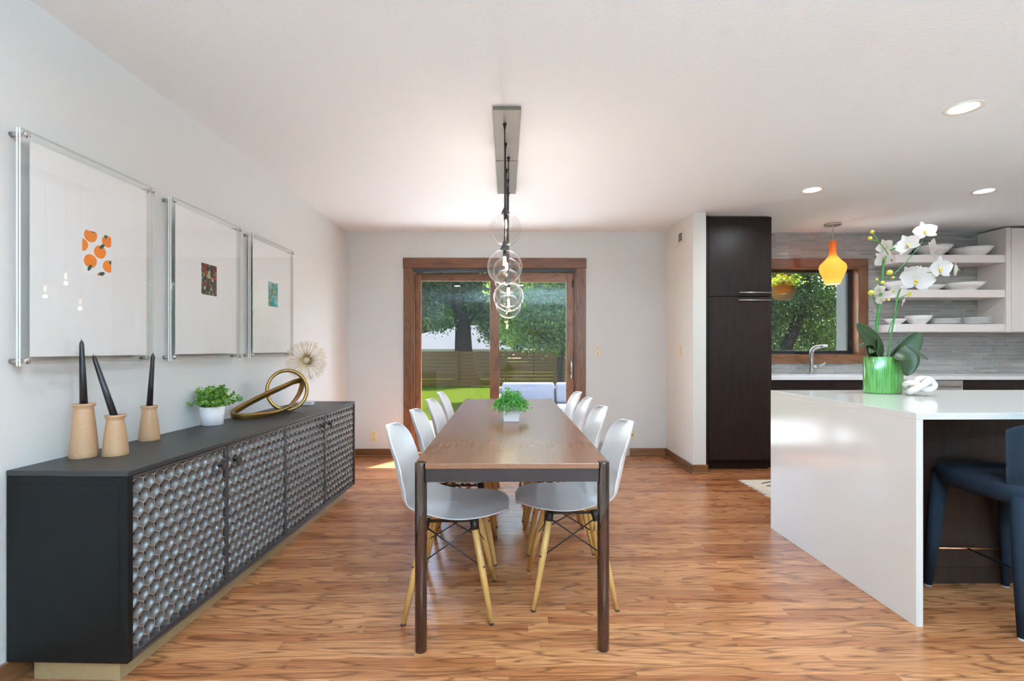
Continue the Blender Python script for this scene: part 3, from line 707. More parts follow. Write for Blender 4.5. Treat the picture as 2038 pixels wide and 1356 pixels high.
for side, xs, ys in ((0, -.262, (2.338, 2.916, 3.50, 4.06)), (1, .325, (2.443, 3.049, 3.60, 4.09))):
    for k, yy in enumerate(ys):
        o = chair if first else copy_tree(chair); first = False
        jit = (.0, .8, -1.2, .6)[k]
        o.location = (xs, yy, 0); o.rotation_euler = (0, 0, R(jit) + (PI if side else 0))
        tag(o, 'white molded chair on the %s side of the table, %s' % (('credenza', 'kitchen')[side], LAB[k]), 'chair', 'white molded chairs around the dining table')

# planter on the table
pp = empty('table_planter', (.032, 3.07, TH)); tag(pp, 'feathery green fern in a square white pot on the dining table', 'potted plant')
MB().prism([(-.047, -.047), (.047, -.047), (.047, .047), (-.047, .047)], 0, .1, fn=lambda x, y, z: (x * (1 + z * .7), y * (1 + z * .7), z)).build('pot', 'potwhite', pp, .003)
MB().box(-.046, .046, -.046, .046, .1, .104).build('moss', 'soil', pp)
cen = []
for k in range(330):     # arching sprigs carrying small leaflets
    a = rr.uniform(0, 2 * PI); sp_ = rr.random() ** .6; L = rr.uniform(.06, .122)
    for j in range(20):
        u = (j + 1) / 20; rad = .02 + sp_ * L * u; zz = .1 + (1.05 - sp_ * .55) * L * 1.05 * u - sp_ * .085 * u ** 2.2
        cen.append((rad * math.cos(a) + rr.gauss(0, .004), rad * math.sin(a) + rr.gauss(0, .004), max(.03, zz + rr.gauss(0, .004))))
leaves('foliage', np.array(cen), .0075, 'leafB', pp)['kind'] = 'stuff'

# ------------------------------------------------------------------ credenza
cr = empty('credenza', (-1.76, 1.765, 0), R(-2.3)); tag(cr, 'long black credenza with pewter honeycomb doors on a champagne plinth', 'credenza')
CW, CL, CB, CT = .437, 2.305, .085, .76
MB().box(0, CW - .022, .025, CL - .025, CB, CT - .02).build('body', 'black', cr, .001)
MB().box(-.002, CW, 0, CL, CT - .02, CT).build('top', 'blacktop', cr, .003)
for y0, nm in ((0, 'side_panel'), (CL - .025, 'side_panel')): MB().box(0, CW, y0, y0 + .025, CB, CT - .0205).build(nm, 'black', cr, .002)
MB().box(.03, CW - .03, -.0015, 0, CB + .03, CT - .05).build('side_inlay', 'black', cr, .001)
MB().box(0, CW, .025, CL - .025, CB, CB + .012).build('bottom_rail', 'gunframe', cr, .001)
MB().box(.06, CW - .06, .04, CL - .05, 0, CB).build('plinth', 'goldbase', cr, .001)
def honeycomb(y0, y1, z0, z1, x):
    """embossed sheet: every cell a raised rim and a dished bowl"""
    Rr = .0302; W = math.sqrt(3) * Rr; mb = MB(); row = 0; z = z0 + Rr * .15
    def clip(y, zz): return min(max(y, y0), y1), min(max(zz, z0), z1)
    while z < z1 + Rr:
        y = y0 + (W / 2 if row % 2 else 0)
        while y < y1 + W / 2:
            rings = [(1.0, 0.), (.945, .0004), (.90, -.0045), (.70, -.0115), (.36, -.0155)]
            vv = []; n = 6
            for f_, dx in rings:
                for k in range(n):
                    a = PI / 6 + k * PI / 3; yy, zz = clip(y + Rr * f_ * math.cos(a), z + Rr * f_ * math.sin(a)); vv.append((x + dx, yy, zz))
            yy, zz = clip(y, z); vv.append((x - .0165, yy, zz))
            ff = []; fm = []
            for r_ in range(len(rings) - 1):
                for k in range(n): ff.append((r_ * n + k, r_ * n + (k + 1) % n, (r_ + 1) * n + (k + 1) % n, (r_ + 1) * n + k)); fm.append(1 if r_ < 1 else 0)
            for k in range(n): ff.append(((len(rings) - 1) * n + k, (len(rings) - 1) * n + (k + 1) % n, len(vv) - 1)); fm.append(0)
            o_ = len(mb.v); mb.v += vv
            for g, mi in zip(ff, fm):
                P = [vv[i] for i in g]; ar = 0
                for i in range(1, len(P) - 1):
                    ar += abs((P[i][1] - P[0][1]) * (P[i + 1][2] - P[0][2]) - (P[i][2] - P[0][2]) * (P[i + 1][1] - P[0][1]))
                if ar > 1e-8: mb.f.append([o_ + i for i in g]); mb.m.append(mi); mb.sm.append(mi == 0)
            y += W
        z += 1.5 * Rr; row += 1
    return mb
dwid = (CL - .03) / 4
for k in range(4):
    y0 = .015 + k * dwid + .0025; y1 = .015 + (k + 1) * dwid - .0025; z0, z1 = CB + .014, CT - .023; X = CW - .008
    fr = .010
    d = MB().box(X - .014, X + .004, y0, y0 + fr, z0, z1).box(X - .014, X + .004, y1 - fr, y1, z0, z1).box(X - .014, X + .004, y0 + fr, y1 - fr, z0, z0 + fr).box(X - .014, X + .004, y0 + fr, y1 - fr, z1 - fr, z1).build('door', 'gunframe', cr, .001)
    honeycomb(y0 + fr, y1 - fr, z0 + fr, z1 - fr, X + .002).build('honeycomb_sheet', ['gunmetal', 'rim'], d)
    ky = y1 - .055 if k % 2 == 0 else y0 + .055
    kb = MB().bar((X, ky, .655), (X + .025, ky, .655), .007, 10).build('knob_stem', 'wire', d)
    MB().lathe([(.021, 0), (.024, .002), (.024, .006), (.021, .008)], 6, (X + .025, ky, .655), smooth=False, mat=Matrix.Rotation(R(90), 3, 'Y')).build('knob', 'knob', d)

# candle holders and tapers
def holder(x, y, h, rb, label, lean, cl, clabel):
    k = rb / .05
    o = MB().lathe([(rb * .96, 0), (rb, .004), (rb * .98, .02), (rb * .8, h * .6), (rb * .66, h - .022), (rb * .64, h - .018), (rb * .80, h - .006), (rb * .80, h), (rb * .34, h), (rb * .30, h - .02), (.0001, h - .02)], 36, cap=False).build('candle_holder', 'taupe', loc=(x, y, CT))
    tag(o, label, 'candle holder', 'stoneware candle holders')
    d = Vector((lean[0], lean[1], 1)).normalized(); b0 = Vector((0, 0, 0))
    c = MB().tube([b0, d * cl * .5, d * cl * .93, d * cl * .975, d * cl], [.0135, .0108, .0078, .006, .0012], 16).build('body', 'wax')
    t_ = empty('taper_candle', (x, y, CT + h - .02)); c.parent = t_; c.name = 'wax_body'
    MB().bar(d * cl * .985, d * (cl + .006), .0012, 6).build('wick', 'slot', t_)
    tag(t_, clabel, 'candle', 'black taper candles')
holder(-1.675, 1.985, .212, .0475, 'tall tan stoneware candle holder, tallest and closest to the picture wall', (-.035, .0), .27, 'black taper candle in the tallest stoneware holder')
holder(-1.578, 2.02, .162, .0445, 'short tan stoneware candle holder at the front, nearest the viewer', (-.34, .0), .275, 'sharply leaning black taper candle in the front holder')
holder(-1.675, 2.345, .162, .043, 'short tan stoneware candle holder nearest the leafy white pot', (.065, .0), .265, 'black taper candle nearest the leafy white pot')

# leafy plant in white pot
lp = empty('leafy_plant', (-1.655, 2.81, CT)); tag(lp, 'bushy round leaved greenery in a white pot on the credenza', 'potted plant')
MB().lathe([(.053, 0), (.056, .003), (.063, .104), (.058, .104), (.056, .095), (.0001, .095)], 32).build('pot', 'potwhite', lp)
cen = []; stm = MB()
for k in range(46):
    a = rr.uniform(0, 2 * PI); sp_ = rr.random(); L = rr.uniform(.1, .155)
    if k < 4: a = (2.9, 2.4, 0.2, 1.2)[k]; sp_ = (.55, .35, .95, .3)[k]; L = (.2, .17, .185, .17)[k]
    pts = []
    for j in range(9):
        u = j / 8; rad = .015 + sp_ * L * u * .95; zz = .09 + (1 - sp_ * .62) * L * u * .85 + .01 * math.sin(u * 3)
        pts.append((min(.13, rad) * math.cos(a) , rad * math.sin(a), zz))
        if j > 1:
            for q in range(4): cen.append((pts[-1][0] + rr.gauss(0, .009), pts[-1][1] + rr.gauss(0, .009), pts[-1][2] + rr.gauss(0, .008)))
    stm.tube(pts, .0012, 5)
cen = np.array(cen); cen[:, 0] = np.maximum(cen[:, 0], -.095)
stm.v = [(max(x, -.095), y, z) for x, y, z in stm.v]
leaves('foliage', cen, .0105, 'leafA', lp, aspect=.8)['kind'] = 'stuff'
stm.build('stems', 'stem', lp)

# brass links: two interlocked bands
lk = empty('brass_links', (-1.53, 3.2, CT)); tag(lk, 'antique brass sculpture of two interlocked loops on the credenza', 'sculpture')
band = [(-1, -.42), (-.85, -.5), (.85, -.5), (1, -.42), (1, .42), (.85, .5), (-.85, .5), (-1, .42)]
import cmath
def band_sweep(pts, w, t, normals):
    mb = MB(); N = len(pts); vs = []
    for i, p in enumerate(pts):
        tg = (pts[(i + 1) % N] - pts[i - 1]).normalized(); nn = normals[i]; bb = tg.cross(nn).normalized(); nn = bb.cross(tg).normalized()
        for u, v_ in band: vs.append(p + bb * (u * w / 2) + nn * (v_ * t))
    n = len(band); fs = [(i * n + k, i * n + (k + 1) % n, ((i + 1) % N) * n + (k + 1) % n, ((i + 1) % N) * n + k) for i in range(N) for k in range(n)]
    return mb.add(vs, fs, 0, True)
# upright ring, leaning a little
cB = Vector((-1.494, 3.40, .146)); eu = Vector((.86, .5, 0)).normalized(); ev = Vector((-.1, .17, .98)).normalized()
pts = [cB - Vector((-1.53, 3.2, 0)) + eu * (.125 * math.cos(a)) + ev * (.135 * math.sin(a)) for a in [2 * PI * i / 56 for i in range(56)]]
nr = [(eu * math.cos(a) + ev * math.sin(a)) for a in [2 * PI * i / 56 for i in range(56)]]
band_sweep(pts, .042, .02, nr).build('upright_loop', 'brass', lk)
raw = [(-1.665, 3.03, .795), (-1.60, 2.975, .783), (-1.515, 3.02, .782), (-1.47, 3.16, .782), (-1.455, 3.33, .80), (-1.435, 3.45, .875), (-1.435, 3.50, .955), (-1.47, 3.47, .96), (-1.52, 3.37, .925), (-1.585, 3.26, .882), (-1.655, 3.13, .825)]
raw = [Vector(p) - Vector((-1.53, 3.2, .76)) for p in raw]
pts = catmull(raw, 7, True); cA = sum(pts, Vector()) / len(pts)
pl = (raw[4] - raw[0]).cross(raw[9] - raw[0]).normalized()
nr = []
for i, p in enumerate(pts):
    tg = (pts[(i + 1) % len(pts)] - pts[i - 1]).normalized(); q = p - cA; q -= tg * q.dot(tg); nr.append(q.normalized())
band_sweep(pts, .036, .018, nr).build('long_loop', 'brass', lk)

# gold sunburst on a block
sb = empty('sunburst_sculpture', (-1.525, 3.80, CT)); tag(sb, 'gold wire sunburst on a small white block at the far end', 'sculpture')
MB().box(-.05, .05, -.03, .03, 0, .03).build('base_block', 'ceramic', sb, .003)
MB().bar((0, 0, .03), (0, 0, .335), .0025).build('rod', 'gold', sb)
rays = MB(); cz = .338
for k in range(120):
    a = 2 * PI * k / 120 + rr.uniform(-.02, .02); tilt = rr.uniform(-.16, .16); L = rr.uniform(.14, .168)
    p0 = Vector((.022 * math.cos(a), 0, cz + .022 * math.sin(a))); p1 = Vector((L * math.cos(a), L * tilt, cz + L * math.sin(a)))
    rays.tube([p0, p1], [.0012, .0009], 4)
    q = p0.lerp(p1, .72); da = rr.choice((-.2, .2)); p2 = Vector((L * .95 * math.cos(a + da * .45), L * tilt, cz + L * .95 * math.sin(a + da * .45)))
    rays.tube([q, p2], [.0008, .0007], 4)
rays.build('wire_rays', 'gold', sb)['kind'] = 'stuff'
MB().lathe([(.026, -.004), (.026, .004), (.018, .006), (.014, .004), (.014, -.004), (.018, -.006), (.026, -.004)], 24, (0, 0, cz), mat=Matrix.Rotation(R(90), 3, 'X'), cap=False).build('centre_ring', 'gold', sb)
MB().ball((0, 0, cz), .013, 12, 8, (1, .5, 1)).build('centre_bead', 'ceramic', sb)

# ------------------------------------------------------------------ acrylic picture frames
def flat(mb, pts, x, d=.0006, mi=0):   # a thin print lying in the y-z plane
    n = len(pts); vs = [(x, p[0], p[1]) for p in pts] + [(x + d, p[0], p[1]) for p in pts]
    mb.add(vs, [tuple(range(n)), tuple(reversed(range(n, 2 * n)))] + [(k, n + k, n + (k + 1) % n, (k + 1) % n) for k in range(n)], mi)
def pic(y0, label, art):
    w, h = .665, .845; zb = 1.127
    o = empty('acrylic_picture', (XL, y0, zb)); tag(o, label, 'picture', 'acrylic framed pictures')
    sh_ = []
    for x0, nm in ((.036, 'back_sheet'), (.046, 'front_sheet')):
        a = MB(); t = .006
        a.add([(x0 + t, 0, 0), (x0 + t, w, 0), (x0 + t, w, h), (x0 + t, 0, h)], [(0, 1, 2, 3)], 0)
        a.add([(x0, 0, 0), (x0, w, 0), (x0, w, h), (x0, 0, h), (x0 + t, 0, 0), (x0 + t, w, 0), (x0 + t, w, h), (x0 + t, 0, h)], [(0, 1, 5, 4), (1, 2, 6, 5), (2, 3, 7, 6), (3, 0, 4, 7)], 1)
        a.build(nm, ['acryl', 'acryledge'], o)
    pa = MB().box(.0425, .0445, .043, w - .043, .033, h - .03).build('paper', 'paper', o)
    x = .0446; ay0, az0, aw, ah = .262, .372, .148, .178
    if art == 'oranges':
        bk = MB(); flat(bk, [(ay0, az0), (ay0 + aw, az0), (ay0 + aw, az0 + ah), (ay0, az0 + ah)], x, .0002); pr = bk.build('print', 'artback', pa)
        fr_ = MB(); lf = MB()
        def fruit(u, v_, r, la):
            cpts = []
            for k in range(28):
                a = 2 * PI * k / 28; yy = ay0 + u * aw + r * 1.08 * math.cos(a) * (1 + .06 * math.sin(2 * a)); zz = az0 + v_ * ah + r * .95 * math.sin(a)
                cpts.append((min(max(yy, ay0), ay0 + aw), min(max(zz, az0), az0 + ah)))
            flat(fr_, cpts, x + .0002, .0002)
            if la is not None:
                lc = (ay0 + u * aw + r * .95 * math.cos(la), az0 + v_ * ah + r * .95 * math.sin(la)); q = []
                for k in range(16):
                    a = 2 * PI * k / 16; p, w_ = .016 * math.cos(a), .0075 * math.sin(a); yy = lc[0] + p * math.cos(la - .5) - w_ * math.sin(la - .5); zz = lc[1] + p * math.sin(la - .5) + w_ * math.cos(la - .5)
                    q.append((min(max(yy, ay0), ay0 + aw), min(max(zz, az0), az0 + ah)))
                flat(lf, q, x + .0004, .0002)
        for u, v_, r, la in ((.28, .9, .03, .9), (.86, .86, .027, 1.9), (.0, .64, .027, None), (.6, .56, .029, 1.2), (.27, .3, .03, -1.7), (.9, .26, .028, .9), (.6, .0, .014, .8)): fruit(u, v_, r, la)
        fr_.build('print_oranges', 'artorange', pr); lf.build('print_leaves', 'artgreen', pr)
    else:
        bk = MB(); flat(bk, [(ay0, az0), (ay0 + aw, az0), (ay0 + aw, az0 + ah), (ay0, az0 + ah)], x, .0003); bk.build('print', art, pa)
    for yy in (.018, w - .018):
        for zz in (.018, h - .018):
            MB().lathe([(.009, 0), (.009, .036)], 14, (0, yy, zz), mat=Matrix.Rotation(R(90), 3, 'Y')).build('standoff', 'steel', o)
            MB().lathe([(.012, .052), (.012, .060), (.009, .063), (.0001, .063)], 16, (0, yy, zz), mat=Matrix.Rotation(R(90), 3, 'Y')).build('standoff_cap', 'chrome', o)
pic(1.768, 'acrylic framed print of scattered oranges on white', 'oranges')
pic(2.555, 'acrylic framed dark multicoloured abstract print, middle of three', 'art2')
pic(3.343, 'acrylic framed turquoise abstract print nearest the corner', 'art3')

# ------------------------------------------------------------------ orchid on the island
OX, OY, OZ = 2.33, 3.03, .914
oc = empty('orchid_plant', (OX, OY, OZ)); tag(oc, 'white orchid with dark leaves in a green oval glass vase', 'potted plant')
MB().lathe([(.1, 0), (.114, .004), (.116, .012), (.116, .222), (.113, .226), (.109, .222), (.108, .19), (.0001, .19)], 44, sy=.62, cap=False).build('vase', 'vase', oc)
MB().lathe([(.0001, .196), (.06, .2), (.106, .19)], 24, sy=.6, cap=False).build('moss', 'soil', oc)
def opx(px, py, dy=0):       # place in the plane of the plant (1 px = 3.1 mm there)
    return Vector(((px - 1757) / 322., dy, (787 - py) / 322. + 0))
sA = catmull([opx(1737, 730), opx(1740, 690), opx(1746, 640), opx(1754, 580), opx(1760, 530, .01), opx(1766, 508, .015), opx(1786, 497, .02)], 6)
MB().tube(sA, [.011 - .006 * i / len(sA) for i in range(len(sA))], 10).build('stem', 'stem', oc)
sB = catmull([opx(1767, 720, .01), opx(1772, 690, .01), opx(1783, 640, .015), opx(1790, 600, .02), opx(1797, 578, .02)], 6)
MB().tube(sB, .005, 8).build('stem', 'stem', oc)
for pts in ([opx(1776, 553), opx(1795, 530, -.02), opx(1815, 505, -.03), opx(1830, 485, -.03)], [opx(1775, 525), opx(1758, 505, -.02), opx(1742, 487, -.02), opx(1730, 484, -.02), opx(1725, 480, -.02)], [opx(1742, 487, -.02), opx(1736, 476, -.02), opx(1730, 469, -.02)],
            [opx(1750, 615), opx(1738, 605, -.01), opx(1732, 590, -.02), opx(1738, 563, -.02)], [opx(1738, 600, -.01), opx(1728, 590, -.02)], [opx(1785, 628), opx(1775, 645), opx(1768, 665)], [opx(1768, 560), opx(1764, 549, -.02)], [opx(1790, 600, .02), opx(1802, 592, 0)],
            [opx(1835, 548, -.03), opx(1870, 548, -.05), opx(1897, 543, -.05)], [opx(1760, 520), opx(1772, 496, -.01), opx(1785, 490)]):
    MB().tube(catmull(pts, 5), .0028, 6).build('side_stem', 'stem', oc)
for px, py, r in ((1729, 468, .011), (1725, 481, .012), (1764, 548, .016), (1738, 562, .008), (1750, 568, .011), (1727, 588, .016), (1762, 602, .008), (1802, 591, .012), (1897, 543, .011), (1771, 558, .008)):
    MB().ball(opx(px, py, -.025), r, 12, 8, (1.1, 1, 1.)).build('bud', 'bud', oc)
def petal_mesh(L, W, cup):
    mb = MB(); vs = []; fs = []; n, m = 7, 6
    for i in range(n + 1):
        t = i / n; w = W * math.sin(PI * min(1, .06 + .94 * t) ** .75) ** .8 if t < 1 else 0.0008
        w = max(w, .0012)
        for k in range(m + 1):
            u = -1 + 2 * k / m; vs.append((t * L, u * w / 2, cup * (t * t * .6 + u * u * .5 * w / W) * L))
    for i in range(n):
        for k in range(m): fs.append((i * (m + 1) + k, i * (m + 1) + k + 1, (i + 1) * (m + 1) + k + 1, (i + 1) * (m + 1) + k))
    return mb.add(vs, fs, 0, True)
pet_w = petal_mesh(1, 1.05, .12).mesh('petal'); pet_s = petal_mesh(1, .62, .08).mesh('petal')
for m_ in (pet_w, pet_s): m_.materials.append(M['petal'])
def flower(px, py, r, yaw, pitch, roll, dy=-.03):
    ctr_ = opx(px, py, dy)
    # centre: lip and column; flower faces local +Z, then is turned towards the viewer
    lip = MB().ball((0, 0, .12), .10, 10, 7, (.7, 1, 1.1)).ball((0, -.14, .12), .09, 10, 7, (.8, 1.2, .7))
    o = lip.build('flower', 'lip', oc)
    o.location = ctr_; o.scale = (r, r, r); o.rotation_euler = Euler((R(90) + pitch, roll, yaw), 'XYZ')
    o.rotation_euler = (Matrix.Rotation(yaw, 3, 'Z') @ Matrix.Rotation(R(90) + pitch, 3, 'X') @ Matrix.Rotation(roll, 3, 'Z')).to_euler()
    for k, (a, me, sc_) in enumerate(((90, pet_s, .95), (215, pet_s, .92), (325, pet_s, .92), (12, pet_w, 1.), (168, pet_w, 1.))):
        p = bpy.data.objects.new('petal', me); C.objects.link(p); p.parent = o
        p.location = (0, 0, .03 if me is pet_w else 0); p.rotation_euler = (0, R(-6), R(a)); p.scale = (sc_,) * 3
for a in ((1826, 470, .072, -.25, -.2, .2, -.05), (1802, 493, .075, -1.0, -.1, .4, -.02), (1848, 502, .075, 1.15, -.2, -.7, -.02), (1812, 550, .062, -1.25, .0, .5, 0), (1852, 543, .088, .15, .05, .1, -.06),
          (1884, 547, .06, .95, .05, .0, -.05), (1806, 566, .098, -.3, .12, -.2, -.06), (1832, 556, .085, .1, .0, .5, -.0), (1757, 497, .055, -1.2, 0, .3, -.02), (1762, 518, .06, -.9, .3, .8, .01),
          (1745, 583, .042, -1.1, .1, .2, -.02), (1748, 602, .036, -1.2, .5, .6, -.02), (1777, 583, .05, .4, .3, .3, .0), (1796, 606, .03, .6, .2, 1.0, 0)): flower(*a)
def big_leaf(base, mid, tip, W, mat, twist=(0, 0, 1), cup=.25):
    ax = catmull([base, mid, tip], 6); n = len(ax); mb = MB(); vs = []; fs = []; m = 8
    for i, p in enumerate(ax):
        t = i / (n - 1); w = W * math.sin(PI * (.08 + .90 * t) ** .8) ** .7; w = max(w, .004)
        tg = (ax[min(i + 1, n - 1)] - ax[max(i - 1, 0)]).normalized(); nn = Vector(twist); sd_ = tg.cross(nn).normalized(); nn = sd_.cross(tg).normalized()
        for k in range(m + 1): u = -1 + 2 * k / m; vs.append(p + sd_ * (u * w / 2) + nn * (cup * u * u * w / 2))
    for i in range(n - 1):
        for k in range(m): fs.append((i * (m + 1) + k, i * (m + 1) + k + 1, (i + 1) * (m + 1) + k + 1, (i + 1) * (m + 1) + k))
    o = mb.add(vs, fs, 0, True).build('leaf', mat, oc); q = o.modifiers.new('thick', 'SOLIDIFY'); q.thickness = .003; return o
big_leaf(opx(1742, 722, 0), opx(1726, 684, -.02), opx(1694, 650, -.04), .135, 'orchidleaf', (.1, -1, .3))
big_leaf(opx(1742, 712, -.01), opx(1722, 690, -.03), opx(1692, 694, -.08), .05, 'orchidleaf', (0, -.4, 1))
big_leaf(opx(1745, 718, -.02), opx(1728, 700, -.04), opx(1711, 707, -.08), .05, 'orchidleaf', (.2, -.7, .7))
big_leaf(opx(1748, 716, .01), opx(1746, 696, -.01), opx(1740, 680, -.03), .05, 'orchidleaf', (.3, -1, .2))
big_leaf(opx(1772, 722, -.03), opx(1797, 692, -.05), opx(1817, 668, -.05), .115, 'orchidleaf', (-.2, -1, .3))
big_leaf(opx(1768, 706, -.06), opx(1780, 718, -.10), opx(1776, 750, -.105), .13, 'orchidleaf', (0, -1, .25))
big_leaf(opx(1780, 712, .02), opx(1812, 688, .03), opx(1843, 689, .03), .035, 'orchidleafy', (0, -.6, .8))
big_leaf(opx(1780, 712, -.01), opx(1808, 706, -.03), opx(1834, 719, -.05), .04, 'orchidleaf', (0, -.8, .6))

# knotted stone ornament
kn = empty('knot_ornament', (2.425, 2.87, .914)); tag(kn, 'white knotted stone ornament beside the green vase', 'ornament')
kp = []
for i in range(72):
    a = 2 * PI * i / 72; rr_ = .048 + .019 * math.cos(3 * a)
    kp.append(Vector((rr_ * 1.15 * math.cos(2 * a), rr_ * .75 * math.sin(2 * a), .061 + .026 * math.sin(3 * a) + .012 * math.cos(2 * a))))
MB().tube(kp, [.0195 + .002 * math.sin(5 * i / 72 * 2 * PI) for i in range(72)], 10, True).build('knot', 'marble', kn)

# ------------------------------------------------------------------ bar stool
bs = empty('bar_stool', (2.305, 2.22, 0)); tag(bs, 'navy fabric counter stool with upholstered legs and copper footrest', 'bar stool')
lpos = {(-1, 1): (-.183, .243), (1, 1): (.192, .225), (-1, -1): (-.195, -.225), (1, -1): (.195, -.235)}
for (sx, sy), (fx, fy) in lpos.items():
    tp = Vector((sx * .165, sy * .19, .575)); ft = Vector((fx, fy, .008))
    lg = MB().tube([tp, tp.lerp(ft, .5), ft], [.036, .03, .017], 16).build('leg', 'navy', bs)
    MB().bar(ft, ft - Vector((0, 0, .008)), .015, 12).build('foot_glide', 'white', lg)
st = MB(); n = 26
poly = []
for k in range(48):
    a = 2 * PI * k / 48; e = 4.; cx = math.copysign(abs(math.cos(a)) ** (2 / e), math.cos(a)); sy_ = math.copysign(abs(math.sin(a)) ** (2 / e), math.sin(a))
    poly.append((cx, sy_))
rings = [(.88, .535), (.97, .545), (1., .57), (1., .595), (.97, .615), (.85, .628), (.5, .634), (.0, .636)]
vs = [(x * .215 * f_, y * .245 * f_, z) for f_, z in rings for x, y in poly]; N = 48
fs = [(i * N + k, i * N + (k + 1) % N, (i + 1) * N + (k + 1) % N, (i + 1) * N + k) for i in range(len(rings) - 1) for k in range(N)] + [tuple(reversed(range(N)))]
MB().add(vs, fs, 0, True).build('seat', 'navy', bs)
# wrapped low backrest, curved around the rear
bk = MB(); vs = []; fs = []; nb = 24
for k in range(nb + 1):
    a = R(216) + R(108) * k / nb; cx, cy = math.cos(a), math.sin(a)
    e = abs(k / nb * 2 - 1); top = .90 - .05 * e ** 3; bot = .55
    for r_, z in ((.90, bot), (1., bot + .02), (1.06, (bot + top) / 2), (1.12, top - .02), (1.08, top), (1.0, top - .01), (.94, (bot + top) / 2), (.86, bot + .02)):
        vs.append((cx * .235 * r_, cy * .262 * r_ , z))
for k in range(nb):
    for j in range(8): fs.append((k * 8 + j, k * 8 + (j + 1) % 8, (k + 1) * 8 + (j + 1) % 8, (k + 1) * 8 + j))
fs += [tuple(range(8)), tuple(reversed(range(nb * 8, nb * 8 + 8)))]
bk.add(vs, fs, 0, True).build('backrest', 'navy', bs)
fa, fb = Vector((-.18, .235, .19)), Vector((.185, .22, .19)); ra, rb_ = Vector((-.19, -.22, .19)), Vector((.19, -.228, .19))
M['copper'] = plain('copper_bar', srgb(196, 140, 104), .3, metal=1, var=.05)
MB().bar(fa, fb, .007, 10).build('footrest', 'copper', bs)
MB().bar((fa + fb) / 2, (ra + rb_) / 2, .0055, 10).build('stretcher', 'wire', bs)
MB().bar(ra, rb_, .0055, 10).build('rear_bar', 'wire', bs)

# ------------------------------------------------------------------ runner rug with fringe
rg = empty('runner_rug', (2.1, 3.42, 0)); tag(rg, 'cream fringed runner rug with black zigzag lines behind the island', 'rug')
MB().box(.09, 1.9, 0, 1.0, .001, .012).build('pile', 'rug', rg, .003)
zz_ = MB()
for j in range(24):
    for i in range(14):
        x0 = .13 + i * .125; y0 = .02 + (j % 12) * .085 + (0 if i % 2 else 0)
        if j < 12:
            a = (x0, y0, .0125); dx, dy = .125, (.06 if i % 2 else -.06)
            y1 = y0 + (.06 if i % 2 == 0 else -.0)
            p = Vector((x0, y0 + (0 if i % 2 == 0 else .06), .0122)); q = Vector((x0 + .12, y0 + (.06 if i % 2 == 0 else 0), .0122))
            d_ = (q - p).normalized(); nn = Vector((-d_.y, d_.x, 0)) * .0075
            if max(p.y, q.y) < .99: zz_.add([p - nn, q - nn, q + nn, p + nn, p - nn + Vector((0, 0, .002)), q - nn + Vector((0, 0, .002)), q + nn + Vector((0, 0, .002)), p + nn + Vector((0, 0, .002))], [(4, 5, 6, 7), (0, 1, 5, 4), (1, 2, 6, 5), (2, 3, 7, 6), (3, 0, 4, 7)])
zz_.build('zigzag_lines', 'rugblack', rg)
fr_ = MB()
for k in range(150):
    y = k / 150; L = rr.uniform(.085, .12)
    fr_.tube([(.1, y, .008), (.1 - L * .5, y + rr.gauss(0, .004), .007), (.1 - L, y + rr.gauss(0, .008), .004)], [.0034, .0038, .003], 5)
fr_.build('fringe', 'rug', rg)['kind'] = 'stuff'

# ------------------------------------------------------------------ outdoors
GZ = -.15
struct(MB().box(-60, 60, YB + .16, 70, GZ - .3, GZ - .02).box(-60, 60, -70, YS - .15, GZ - .3, GZ - .02).build('ground', 'lawn'))
struct(MB().box(-2.2, 2.4, YB + .16, 9.2, GZ - .1, GZ).build('patio_slab', 'patio', bevel=.01))
struct(MB().box(XL - .3, XR + .3, YB + .162, 6.38, HC + .03, HC + .2).build('roof_eave', 'white_trim'))
# outdoor sofa
of = empty('outdoor_sofa', (.15, 7.9, GZ)); tag(of, 'pale cushioned outdoor sofa on the patio beyond the glass door', 'sofa')
MB().box(-.35, 1.75, 0, .85, .08, .22).build('base_frame', 'wicker', of, .01)
for x0 in (-.33, 1.63): MB().box(x0, x0 + .1, 0, .8, .22, .55).build('arm', 'wicker', of, .01)
MB().box(-.35, 1.75, .78, .86, .22, .66).build('back_frame', 'wicker', of, .01)
for k in range(2):
    x0 = -.22 + k * .925
    MB().box(x0, x0 + .915, .0, .62, .22, .40).build('seat_cushion', 'sofa', of, .04, seg=4)
    MB().rbox((x0 + .457, .67, .57), (.9, .17, .36), (R(-10), 0, 0)).build('back_cushion', 'sofa', of, .05, seg=4)
# fence of horizontal slats
def fence(x0, x1, y, label):
    o = empty('slat_fence', (0, y, GZ - .02)); tag(o, label, 'fence'); H = 1.27; x = x0; k = 0
    slat = None
    while x < x1 - .1:
        w = 1.75
        MB().box(x - .045, x + .045, -.05, .05, 0, H + .02).build('post', 'fence', o)
        for r_ in range(10):
            if slat is None: slat = MB().box(.05, w - .05, -.012, .012, 0, .112).mesh('slat'); slat.materials.append(M['fence'])
            q = bpy.data.objects.new('slat', slat); C.objects.link(q); q.parent = o; q.location = (x, rr.uniform(-.01, .01), .02 + r_ * .125)
        x += w; k += 1
    MB().box(x - .045, x + .045, -.05, .05, 0, H + .02).build('post', 'fence', o)
fence(-7.0, 9.0, 17.8, 'brown horizontal slat fence at the far edge of the lawn')
